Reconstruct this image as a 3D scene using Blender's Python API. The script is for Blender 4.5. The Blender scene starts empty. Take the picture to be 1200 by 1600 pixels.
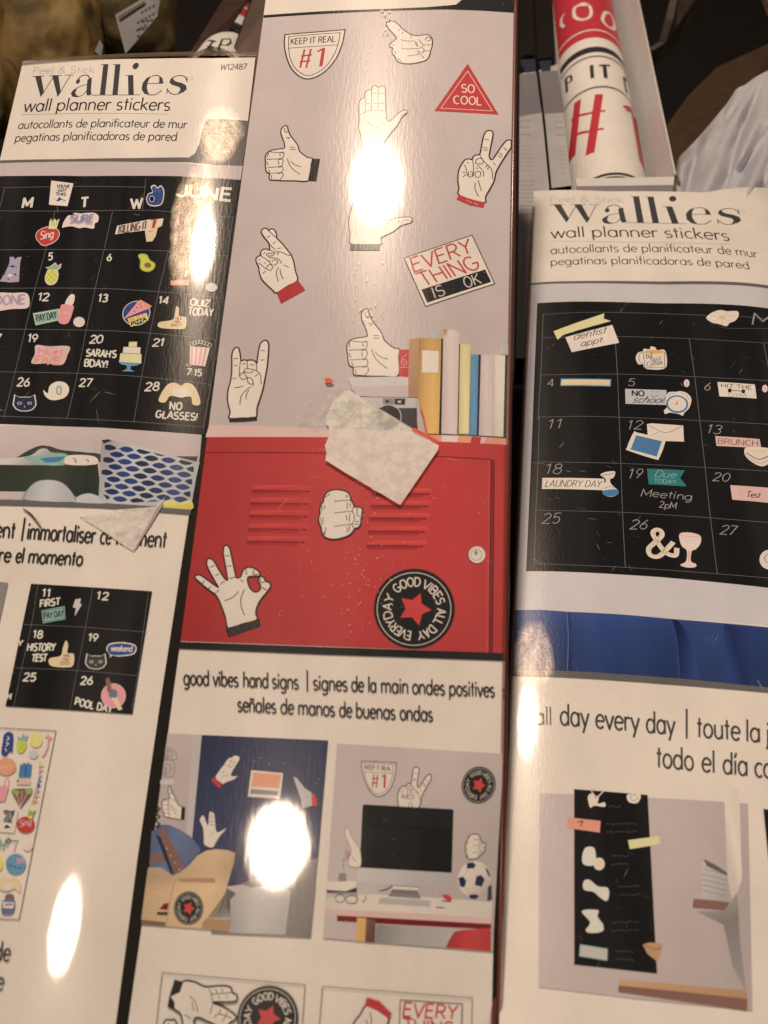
import bpy, math, random
from mathutils import Vector, Matrix
from mathutils.geometry import tessellate_polygon
random.seed(7)
SC = bpy.context.scene
COL = SC.collection
# ------------------------------------------------------------------ camera, world, lamps, exposure
FPX = 1300.0                       # focal length in pixels of the 1200x1600 photograph
PITCH = math.radians(32.7)
CAMPOS = Vector((0, 0, 0.47))
ROT = Matrix.Rotation(PITCH, 3, 'X')
def W(v): return ROT @ Vector(v)   # direction: camera axes -> world axes
cam = bpy.data.objects.new('camera', bpy.data.cameras.new('camera')); COL.objects.link(cam)
cam.location = CAMPOS; cam.rotation_euler = (PITCH, 0, 0)
cam.data.sensor_fit = 'VERTICAL'; cam.data.sensor_height = 36.0
cam.data.lens = 36.0 * FPX / 1600.0
cam.data.clip_start = 0.01; cam.data.clip_end = 60
cam.data.dof.use_dof = True; cam.data.dof.focus_distance = 0.40; cam.data.dof.aperture_fstop = 11.0
SC.camera = cam
SC.cycles.caustics_reflective = False; SC.cycles.caustics_refractive = False
SC.view_settings.view_transform = 'Standard'; SC.view_settings.look = 'None'
SC.view_settings.exposure = 0.10; SC.view_settings.gamma = 1.0; SC.view_settings.use_curve_mapping = False
wd = bpy.data.worlds.new('World'); SC.world = wd; wd.use_nodes = True
wd.node_tree.nodes['Background'].inputs[0].default_value = (1.0, 0.73, 0.50, 1)
wd.node_tree.nodes['Background'].inputs[1].default_value = 0.07
_wn = wd.node_tree; _tc = _wn.nodes.new('ShaderNodeTexCoord'); _mp = _wn.nodes.new('ShaderNodeMapping'); _mp.inputs['Scale'].default_value = (7.0, 1.2, 1.6)
_nz = _wn.nodes.new('ShaderNodeTexNoise'); _nz.inputs['Scale'].default_value = 1.6; _nz.inputs['Detail'].default_value = 2.0
_rp = _wn.nodes.new('ShaderNodeValToRGB'); _rp.color_ramp.elements[0].position = .42; _rp.color_ramp.elements[0].color = (.30, .20, .13, 1); _rp.color_ramp.elements[1].position = .66; _rp.color_ramp.elements[1].color = (3.2, 2.45, 1.75, 1)
for _a, _b in ((_tc.outputs['Generated'], _mp.inputs['Vector']), (_mp.outputs[0], _nz.inputs['Vector']), (_nz.outputs[0], _rp.inputs[0]), (_rp.outputs[0], _wn.nodes['Background'].inputs[0])): _wn.links.new(_a, _b)
def ceiling_lamp(name, p_cam, aim_cam, size, power, col=(1.0, 0.758, 0.562)):
    d = bpy.data.lights.new(name, 'AREA'); d.shape = 'DISK'; d.size = size; d.energy = power; d.color = col
    o = bpy.data.objects.new(name, d); COL.objects.link(o)
    p = CAMPOS + W(p_cam); o.location = p
    o.rotation_euler = (CAMPOS + W(aim_cam) - p).to_track_quat('-Z', 'Y').to_euler()
    return o
LAMP_A = (-0.130, 1.244, 0.315); LAMP_B = (-0.540, 0.374, 1.588)
ceiling_lamp('ceiling_spot', LAMP_A, (0.05, 0.1, -0.42), 0.108, 14.0)
ceiling_lamp('ceiling_spot.001', LAMP_B, (0, 0, -0.33), 0.205, 6.2)
ceiling_lamp('fill_glow', (0.9, -1.0, 1.9), (0, 0, -0.33), 0.9, 4.0)  # added fill behind the camera, kept out of the film's reflections
# ------------------------------------------------------------------ materials
def lin(c): return tuple((x / 255 / 12.92) if x <= 10 else ((x / 255 + 0.055) / 1.055) ** 2.4 for x in c)
WHITE_SEEN = lin((208, 184, 156))
def AL(r, g, b):                   # colour as it reads under the shop's warm lamps -> the print's own colour
    s = lin((r, g, b)); v = (0.006, 0.005, 0.004)
    c = [min(0.84, max(0.004, (s[i] - v[i]) / (WHITE_SEEN[i] - v[i]) * 0.80)) for i in range(3)]
    y = .3 * c[0] + .55 * c[1] + .15 * c[2]; k = .80 if c[2] > c[0] else .93   # offset-print blues are duller than they look
    return tuple(y + (x - y) * k for x in c)
def N(nt, t, **kw):
    n = nt.nodes.new(t)
    for k, v in kw.items():
        if k in n.inputs.keys(): n.inputs[k].default_value = v
        else: setattr(n, k, v)
    return n
def film_group():
    """Everything under the clear sleeve shares this: scuffs in the film and its slight waviness."""
    g = bpy.data.node_groups.new('film_wear', 'ShaderNodeTree')
    g.interface.new_socket('Color', in_out='INPUT', socket_type='NodeSocketColor')
    g.interface.new_socket('Color', in_out='OUTPUT', socket_type='NodeSocketColor')
    g.interface.new_socket('Film Normal', in_out='OUTPUT', socket_type='NodeSocketVector')
    g.interface.new_socket('Print Normal', in_out='OUTPUT', socket_type='NodeSocketVector')
    gi = g.nodes.new('NodeGroupInput'); go = g.nodes.new('NodeGroupOutput'); L = g.links.new
    geo = g.nodes.new('ShaderNodeNewGeometry')
    at = g.nodes.new('ShaderNodeAttribute'); at.attribute_name = 'shade'
    mp = N(g, 'ShaderNodeMapping'); mp.vector_type = 'POINT'
    mp.inputs['Rotation'].default_value = (-0.38, 0, 0)   # lay the pattern along the packs
    L(geo.outputs['Position'], mp.inputs['Vector'])
    def scaled(s):
        m = N(g, 'ShaderNodeVectorMath', operation='MULTIPLY'); m.inputs[1].default_value = s
        L(mp.outputs[0], m.inputs[0]); return m.outputs[0]
    # paper tone
    n0 = N(g, 'ShaderNodeTexNoise', Scale=1.0, Detail=4.0); L(scaled((45, 30, 45)), n0.inputs['Vector'])
    n1 = N(g, 'ShaderNodeTexNoise', Scale=1.0, Detail=2.0); L(scaled((1500, 1500, 1500)), n1.inputs['Vector'])
    r0 = N(g, 'ShaderNodeMapRange'); r0.inputs[1].default_value = .3; r0.inputs[2].default_value = .7
    r0.inputs[3].default_value = .93; r0.inputs[4].default_value = 1.04; L(n0.outputs[0], r0.inputs[0])
    r1 = N(g, 'ShaderNodeMapRange'); r1.inputs[1].default_value = .3; r1.inputs[2].default_value = .7
    r1.inputs[3].default_value = .955; r1.inputs[4].default_value = 1.035; L(n1.outputs[0], r1.inputs[0])
    mu = N(g, 'ShaderNodeMath', operation='MULTIPLY'); L(r0.outputs[0], mu.inputs[0]); L(r1.outputs[0], mu.inputs[1])
    inv = N(g, 'ShaderNodeMath', operation='SUBTRACT'); inv.inputs[0].default_value = 1.0; L(at.outputs['Fac'], inv.inputs[1])   # tones of a printed picture
    mu2 = N(g, 'ShaderNodeMath', operation='MULTIPLY'); L(mu.outputs[0], mu2.inputs[0]); L(inv.outputs[0], mu2.inputs[1])
    vm = N(g, 'ShaderNodeVectorMath', operation='SCALE'); L(gi.outputs[0], vm.inputs[0]); L(mu2.outputs[0], vm.inputs['Scale'])
    # scuffs: thin crossing scratches, patchy
    masks = []
    for (rx, sc, th) in ((0.25, (90, 1100, 90), .75), (-0.9, (70, 1000, 70), .755), (1.3, (100, 1200, 100), .76)):
        rt = N(g, 'ShaderNodeMapping'); rt.inputs['Rotation'].default_value = (0, 0, rx); L(mp.outputs[0], rt.inputs['Vector'])
        m = N(g, 'ShaderNodeVectorMath', operation='MULTIPLY'); m.inputs[1].default_value = sc; L(rt.outputs[0], m.inputs[0])
        nn = N(g, 'ShaderNodeTexNoise', Scale=1.0, Detail=1.0); L(m.outputs[0], nn.inputs['Vector'])
        rr = N(g, 'ShaderNodeMapRange'); rr.inputs[1].default_value = th; rr.inputs[2].default_value = th + .05; L(nn.outputs[0], rr.inputs[0])
        masks.append(rr.outputs[0])
    add = N(g, 'ShaderNodeMath', operation='MAXIMUM'); L(masks[0], add.inputs[0]); L(masks[1], add.inputs[1])
    add2 = N(g, 'ShaderNodeMath', operation='MAXIMUM'); L(add.outputs[0], add2.inputs[0]); L(masks[2], add2.inputs[1])
    np_ = N(g, 'ShaderNodeTexNoise', Scale=1.0, Detail=2.0); L(scaled((38, 14, 38)), np_.inputs['Vector'])
    rp = N(g, 'ShaderNodeMapRange'); rp.inputs[1].default_value = .46; rp.inputs[2].default_value = .66; rp.inputs[4].default_value = .34; L(np_.outputs[0], rp.inputs[0])
    pm = N(g, 'ShaderNodeMath', operation='MULTIPLY'); L(add2.outputs[0], pm.inputs[0]); L(rp.outputs[0], pm.inputs[1])
    mix = N(g, 'ShaderNodeMix', data_type='RGBA'); L(pm.outputs[0], mix.inputs['Factor']); L(vm.outputs[0], mix.inputs['A'])
    mix.inputs['B'].default_value = (.72, .70, .68, 1); L(mix.outputs['Result'], go.inputs[0])
    # film: long shallow ripples along the pack plus fine crinkle
    nb = N(g, 'ShaderNodeTexNoise', Scale=1.0, Detail=3.0); L(scaled((60, 18, 60)), nb.inputs['Vector'])
    nc = N(g, 'ShaderNodeTexNoise', Scale=1.0, Detail=3.0); L(scaled((900, 130, 900)), nc.inputs['Vector'])
    b0 = N(g, 'ShaderNodeBump', Strength=1.0, Distance=0.00005); L(nb.outputs[0], b0.inputs['Height'])
    b1 = N(g, 'ShaderNodeBump', Strength=1.0, Distance=0.0000035); L(nc.outputs[0], b1.inputs['Height']); L(b0.outputs[0], b1.inputs['Normal'])
    L(b1.outputs[0], go.inputs[1])
    b2 = N(g, 'ShaderNodeBump', Strength=1.0, Distance=0.000032); L(nc.outputs[0], b2.inputs['Height']); L(b2.outputs[0], go.inputs[2])
    return g
FILM = film_group()
MATS = {}
def ink(name, rgb, rough=.24):     # print seen through glossy film
    if name in MATS: return MATS[name]
    m = bpy.data.materials.new(name); m.use_nodes = True; nt = m.node_tree; p = nt.nodes['Principled BSDF']
    g = nt.nodes.new('ShaderNodeGroup'); g.node_tree = FILM
    g.inputs[0].default_value = (*AL(*rgb), 1)
    nt.links.new(g.outputs[0], p.inputs['Base Color'])
    nt.links.new(g.outputs[1], p.inputs['Coat Normal']); nt.links.new(g.outputs[2], p.inputs['Normal'])
    p.inputs['Roughness'].default_value = rough; p.inputs['Specular IOR Level'].default_value = .12
    p.inputs['Anisotropic'].default_value = .75; tg = N(nt, 'ShaderNodeCombineXYZ'); tg.inputs[0].default_value, tg.inputs[1].default_value, tg.inputs[2].default_value = W((.06, .93, -.35))
    nt.links.new(tg.outputs[0], p.inputs['Tangent'])
    p.inputs['Coat Weight'].default_value = 1.0; p.inputs['Coat Roughness'].default_value = .05; p.inputs['Coat IOR'].default_value = 1.5
    MATS[name] = m; return m
def plain(name, col, rough=.6, spec=.4, coat=0.0, noise=0.0, nscale=60, bump=0.0, metallic=0.0, col2=None):
    if name in MATS: return MATS[name]
    m = bpy.data.materials.new(name); m.use_nodes = True; nt = m.node_tree; p = nt.nodes['Principled BSDF']
    tc = nt.nodes.new('ShaderNodeNewGeometry')
    n = N(nt, 'ShaderNodeTexNoise', Scale=nscale, Detail=6.0); nt.links.new(tc.outputs['Position'], n.inputs['Vector'])
    rmp = nt.nodes.new('ShaderNodeValToRGB'); c2 = col2 or tuple(x * (1 - noise) for x in col)
    rmp.color_ramp.elements[0].position = .35; rmp.color_ramp.elements[0].color = (*c2, 1)
    rmp.color_ramp.elements[1].position = .65; rmp.color_ramp.elements[1].color = (*col, 1)
    nt.links.new(n.outputs[0], rmp.inputs[0]); nt.links.new(rmp.outputs[0], p.inputs['Base Color'])
    if bump:
        b = N(nt, 'ShaderNodeBump', Strength=1.0, Distance=bump); nt.links.new(n.outputs[0], b.inputs['Height']); nt.links.new(b.outputs[0], p.inputs['Normal'])
    p.inputs['Roughness'].default_value = rough; p.inputs['Specular IOR Level'].default_value = spec
    p.inputs['Coat Weight'].default_value = coat; p.inputs['Metallic'].default_value = metallic; p.inputs['Coat Roughness'].default_value = .06
    MATS[name] = m; return m
def clearish(name, col, alpha, rough=.12, coat=.15):  # thin clear plastic: partly see-through, glossy
    m = bpy.data.materials.new(name); m.use_nodes = True; nt = m.node_tree; p = nt.nodes['Principled BSDF']
    p.inputs['Base Color'].default_value = (*col, 1); p.inputs['Roughness'].default_value = rough; p.inputs['Alpha'].default_value = alpha
    p.inputs['Coat Weight'].default_value = .6; p.inputs['Coat Roughness'].default_value = coat
    return m
# ------------------------------------------------------------------ objects
def tag(o, label=None, cat=None, group=None, kind=None):
    if label: o['label'] = label
    if cat: o['category'] = cat
    if group: o['group'] = group
    if kind: o['kind'] = kind
    return o
def empty(name, loc):
    o = bpy.data.objects.new(name, None); COL.objects.link(o); o.location = loc; o.empty_display_size = .02; return o
def base_of(parent):
    b = Vector((0, 0, 0))
    while parent is not None: b = b + parent.location; parent = parent.parent
    return b
def make(name, verts, faces, mats, parent=None, fmat=None, normals=None, smooth=False):
    b = base_of(parent)
    me = bpy.data.meshes.new(name); me.from_pydata([Vector(v) - b for v in verts], [], faces)
    for m in (mats if isinstance(mats, (list, tuple)) else [mats]): me.materials.append(m)
    if fmat: me.polygons.foreach_set('material_index', fmat)
    if smooth or normals: me.polygons.foreach_set('use_smooth', [True] * len(me.polygons))
    me.update()
    if normals: me.normals_split_custom_set_from_vertices(normals)
    o = bpy.data.objects.new(name, me); COL.objects.link(o)
    if parent is not None: o.parent = parent
    return o
# ------------------------------------------------------------------ printed surfaces
STEP = 0.0015
def ray(x, y): return Vector(((x - 600) / FPX, (800 - y) / FPX, -1.0))
class Surface:
    """A pack front: plane with long axis d1 and cross axis d2, bowed across by h(u)."""
    def __init__(s, vp1, vp2, anchor, depth, h, dh, step=STEP):
        d1 = Vector((vp1[0] - 600, 800 - vp1[1], -FPX)).normalized()
        d2 = Vector((600 - vp2[0], vp2[1] - 800, FPX)); d2 = (d2 - d1 * d1.dot(d2)).normalized()
        s.c1, s.c2, s.cn = d1, d2, d2.cross(d1)
        def hl(u):                     # straight between strip edges, so stacked prints never cut through each other
            k = math.floor(u / step); a, b = h(k * step), h((k + 1) * step); return a + (b - a) * (u / step - k)
        s.o = ray(*anchor) * depth; s.h, s.dh = hl, dh; s.step = step
        s.d1, s.d2, s.n = W(d1), W(d2), W(s.cn); s.O = CAMPOS + W(s.o)
        s.lift = 0.00002; s.root = None
    def uv(s, x, y):
        r = ray(x, y); hh = 0.0
        for _ in range(7):
            t = (s.o.dot(s.cn) + hh) / r.dot(s.cn); p = r * t - s.o
            u = p.dot(s.c2); hh = s.h(u)
        return (u, p.dot(s.c1))
    def P(s, u, v, lift=0.0):
        return s.O + s.d2 * u + s.d1 * v + s.n * (s.h(u) + lift)
    def nrm(s, u): return (s.n - s.d2 * s.dh(u)).normalized()
    def mm(s, x, y):               # size of one photo pixel here, along u
        a = s.uv(x - 1, y); b = s.uv(x + 1, y); return abs(b[0] - a[0]) / 2
    def next(s, k=1.0):
        s.lift += 0.0000010 * k; return s.lift
def catmull(p, closed, n=5):
    out = []; L = len(p)
    if L < 3: return list(p)
    rng = range(L) if closed else range(L - 1)
    for i in rng:
        if closed: a, b, c, d = p[i - 1], p[i], p[(i + 1) % L], p[(i + 2) % L]
        else: a, b, c, d = p[max(i - 1, 0)], p[i], p[i + 1], p[min(i + 2, L - 1)]
        for k in range(n):
            t = k / n
            out.append(tuple(.5 * (2 * b[j] + (c[j] - a[j]) * t + (2 * a[j] - 5 * b[j] + 4 * c[j] - d[j]) * t * t + (3 * b[j] - a[j] - 3 * c[j] + d[j]) * t ** 3) for j in (0, 1)))
    if not closed: out.append(p[-1])
    return out
def ell(cx, cy, rx, ry=None, a0=0, a1=360, n=28, rot=0):
    ry = rx if ry is None else ry; full = abs(a1 - a0) >= 360; out = []
    for i in range(n if full else n + 1):
        a = math.radians(a0 + (a1 - a0) * i / n); x, y = rx * math.cos(a), ry * math.sin(a); r = math.radians(rot)
        out.append((cx + x * math.cos(r) - y * math.sin(r), cy + x * math.sin(r) + y * math.cos(r)))
    return out
def affine(src, dst):              # three point pairs -> map
    (x0, y0), (x1, y1), (x2, y2) = src; (X0, Y0), (X1, Y1), (X2, Y2) = dst
    det = (x1 - x0) * (y2 - y0) - (x2 - x0) * (y1 - y0)
    def f(p):
        a = ((p[0] - x0) * (y2 - y0) - (x2 - x0) * (p[1] - y0)) / det
        b = ((x1 - x0) * (p[1] - y0) - (p[0] - x0) * (y1 - y0)) / det
        return (X0 + a * (X1 - X0) + b * (X2 - X0), Y0 + a * (Y1 - Y0) + b * (Y2 - Y0))
    return f
def Z(x0, y0, s): return lambda p: (x0 + p[0] / s, y0 + p[1] / s)
ID = lambda p: p
class Art:
    """One printed piece: coloured shapes and pen lines laid on a Surface, built as one mesh."""
    def __init__(a, S, name, parent=None, T=ID, label=None, wk=1.0):
        a.S, a.name, a.parent, a.T, a.label, a.wk = S, name, (None if parent is False else parent or S.root), T, label, wk
        a.v, a.f, a.m, a.nn, a.mats, a.sh, a.g = [], [], [], [], [], [], None
    def mi(a, m):
        if m not in a.mats: a.mats.append(m)
        return a.mats.index(m)
    def px(a, pts): return [a.S.uv(*a.T(p)) for p in pts]
    def _poly(a, poly, lift, mi):  # clip a convex uv polygon into strips of constant u, lay it on the bow
        st = a.S.step; us = [p[0] for p in poly]; k0, k1 = math.floor(min(us) / st + 1e-6), math.ceil(max(us) / st - 1e-6)
        for k in range(k0, max(k1, k0 + 1)):
            q = poly
            for (lim, sg) in ((k * st, 1), ((k + 1) * st, -1)):
                r = []; n = len(q)
                for i in range(n):
                    A, B = q[i], q[(i + 1) % n]; da, db = sg * (A[0] - lim), sg * (B[0] - lim)
                    if da >= -1e-12: r.append(A)
                    if (da > 1e-12 and db < -1e-12) or (da < -1e-12 and db > 1e-12):
                        t = da / (da - db); r.append((A[0] + (B[0] - A[0]) * t, A[1] + (B[1] - A[1]) * t))
                q = r
                if len(q) < 3: break
            if len(q) < 3: continue
            for r in (a._vcut(q) if a.g else [q]):
                ar = sum(r[i - 1][0] * r[i][1] - r[i][0] * r[i - 1][1] for i in range(len(r)))
                if abs(ar) < 1e-13: continue
                if ar < 0: r = r[::-1]
                b = len(a.v)
                for (u, v) in r: a.v.append(a.S.P(u, v, lift)); a.nn.append(a.S.nrm(u)); a.sh.append(a.g(u, v) if a.g else 0.0)
                a.f.append(list(range(b, b + len(r)))); a.m.append(mi)
    def _vcut(a, q, st=.0022):
        vs = [p[1] for p in q]; out = []
        for k in range(math.floor(min(vs) / st), math.ceil(max(vs) / st)):
            c = q
            for (lim, sg) in ((k * st, 1), ((k + 1) * st, -1)):
                r = []
                for i in range(len(c)):
                    A, B = c[i], c[(i + 1) % len(c)]; da, db = sg * (A[1] - lim), sg * (B[1] - lim)
                    if da >= 0: r.append(A)
                    if da * db < 0: t = da / (da - db); r.append((A[0] + (B[0] - A[0]) * t, A[1] + (B[1] - A[1]) * t))
                c = r
                if len(c) < 3: break
            if len(c) >= 3: out.append(c)
        return out
    def ramp(a, stops):                # tones of the printed picture: (x, y, darkening) stops along a line in T space
        P = a.px([s[:2] for s in stops]); S0 = [s[2] for s in stops]; d = (P[-1][0] - P[0][0], P[-1][1] - P[0][1]); L2 = d[0] ** 2 + d[1] ** 2
        T = [((p[0] - P[0][0]) * d[0] + (p[1] - P[0][1]) * d[1]) / L2 for p in P]
        def f(u, v):
            t = ((u - P[0][0]) * d[0] + (v - P[0][1]) * d[1]) / L2
            if t <= T[0]: return S0[0]
            for i in range(len(T) - 1):
                if t <= T[i + 1]: k = (t - T[i]) / max(T[i + 1] - T[i], 1e-9); return S0[i] + (S0[i + 1] - S0[i]) * k
            return S0[-1]
        return f
    def fill(a, pts, m, smooth=False, raw=False, holes=(), g=None):
        if smooth: pts = catmull(pts, True)
        uv = pts if raw else a.px(pts)
        loops = [[Vector((p[0] * 1000, p[1] * 1000, 0)) for p in uv]]; flat = list(uv)
        for h in holes:
            hp = a.px(catmull(h, True) if smooth else h); loops.append([Vector((p[0] * 1000, p[1] * 1000, 0)) for p in hp]); flat += hp
        lift = a.S.next(); mi = a.mi(m)
        if g: fs = [a.ramp(x) for x in (g if isinstance(g[0][0], (tuple, list)) else [g])]; a.g = lambda u, v: sum(f(u, v) for f in fs)
        for t in tessellate_polygon(loops): a._poly([flat[i] for i in t], lift, mi)
        a.g = None
        return a
    def ribbon(a, uv, w, m, closed=False, k=1.0, taper=False):
        q = [uv[0]]
        for p in uv[1:]:
            if (p[0] - q[-1][0]) ** 2 + (p[1] - q[-1][1]) ** 2 > 1e-12: q.append(p)
        if closed and len(q) > 2 and (q[0][0] - q[-1][0]) ** 2 + (q[0][1] - q[-1][1]) ** 2 < 1e-12: q.pop()
        n = len(q)
        if n < 2: return
        def turn(A, c, B):
            d1, d2 = (c[0] - A[0], c[1] - A[1]), (B[0] - c[0], B[1] - c[1])
            return (d1[0] * d2[0] + d1[1] * d2[1]) / ((math.hypot(*d1) * math.hypot(*d2)) or 1e-12)
        sharp_at = [i for i in range(n) if (closed or 0 < i < n - 1) and turn(q[i - 1], q[i], q[(i + 1) % n]) < -.25]
        if sharp_at and not taper:     # break the pen line at hairpin corners, each piece overlapping the next a little
            if closed: q = q[sharp_at[0]:] + q[:sharp_at[0] + 1]; sharp_at = [(i - sharp_at[0]) for i in sharp_at[1:]]
            cuts = [0] + sharp_at + [len(q) - 1]
            for c0, c1 in zip(cuts, cuts[1:]):
                pc = q[c0:c1 + 1]
                def ext(p, r):         # push p outwards, away from r
                    l = math.hypot(p[0] - r[0], p[1] - r[1]) or 1e-9; return (p[0] + (p[0] - r[0]) / l * w * .35, p[1] + (p[1] - r[1]) / l * w * .35)
                if len(pc) < 2: continue
                if c0 > 0 or closed: pc = [ext(pc[0], pc[1])] + pc[1:]
                if c1 < len(q) - 1 or closed: pc = pc[:-1] + [ext(pc[-1], pc[-2])]
                a.ribbon(pc, w, m, False, k)
            return
        lift = a.S.next(k); mi = a.mi(m); Lp, Rp = [], []
        for i in range(n):
            A = q[i - 1] if (i > 0 or closed) else None; B = q[(i + 1) % n] if (i < n - 1 or closed) else None; c = q[i]
            def un(p, r):
                d = (r[0] - p[0], r[1] - p[1]); l = math.hypot(*d) or 1e-9; return (-d[1] / l, d[0] / l)
            n1 = un(A, c) if A else None; n2 = un(c, B) if B else None
            if n1 and n2:
                mx, my = n1[0] + n2[0], n1[1] + n2[1]; d = mx * n1[0] + my * n1[1]
                sc = 1 / d if d > .55 else 1 / .55; nx, ny = mx * sc, my * sc
            else: nx, ny = n1 or n2
            ww = w / 2 * (1 if not taper else (1 - .75 * abs(2 * i / (n - 1) - 1) ** 3))
            Lp.append((c[0] + nx * ww, c[1] + ny * ww)); Rp.append((c[0] - nx * ww, c[1] - ny * ww))
        for i in range(n if closed else n - 1):
            j = (i + 1) % n; l2 = lift + (i % 2) * 0.00000015
            a._poly([Lp[i], Lp[j], Rp[j]], l2, mi); a._poly([Lp[i], Rp[j], Rp[i]], l2, mi)
    def line(a, pts, w, m, closed=False, smooth=True, taper=False):
        if smooth and len(pts) > 2: pts = catmull(pts, closed)
        p0 = a.T(pts[0]); a.ribbon(a.px(pts), w * a.wk * a.S.mm(*p0), m, closed, taper=taper); return a
    def lines(a, many, w, m, smooth=True):
        for l in many: a.line(l, w, m, smooth=smooth)
        return a
    def text(a, s, p0, p1, top, w, m, jit=0.0, font=None, slant=0.0):
        """s from p0 to p1 along the baseline, capitals reaching 'top' above p0 (all in T space)."""
        A, B = a.px([p0, p1]); C = a.px([top])[0]; Wd = text_width(s)
        ex = ((B[0] - A[0]) / Wd, (B[1] - A[1]) / Wd); ey = (C[0] - A[0], C[1] - A[1])
        f = lambda x, y: (A[0] + ex[0] * (x + slant * y) + ey[0] * y, A[1] + ex[1] * (x + slant * y) + ey[1] * y)
        pp = a.T(p0); a.glyphs(s, f, w * a.wk * a.S.mm(*pp), m, jit); return a
    def words(a, items, p0, p1, top, w, m):
        """(word, x0, x1) along the baseline p0-p1."""
        b = lambda x: p0[1] + (p1[1] - p0[1]) * (x - p0[0]) / (p1[0] - p0[0])
        for s, x0, x1 in items:
            e = .06 * (x1 - x0) / max(len(s), 1); a.text(s, (x0 - e, b(x0)), (x1 + e, b(x1)), (x0 - e + top[0], b(x0) + top[1]), w, m)
        return a
    def glyphs(a, s, f, w, m, jit=0.0):
        x = 0.0; base = a.S.lift
        for ch in s:
            adv, st = glyph(ch); dx, dy = random.uniform(-jit, jit), random.uniform(-jit, jit)
            a.S.lift = base
            for k in st:
                ww = w * random.uniform(1 - 2 * jit, 1 + 2 * jit)
                a.ribbon([f(px + x + dx + random.uniform(-jit, jit) * .4, py + dy + random.uniform(-jit, jit) * .4) for px, py in k], ww, m, k=.5)
            x += adv
        a.S.lift = base + 0.000004
    def done(a):
        if not a.f: return None
        o = make(a.name, a.v, a.f, a.mats, a.parent, a.m, a.nn)
        if any(a.sh): o.data.attributes.new('shade', 'FLOAT', 'POINT').data.foreach_set('value', a.sh)
        if a.label: o['label'] = a.label
        return o
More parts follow.
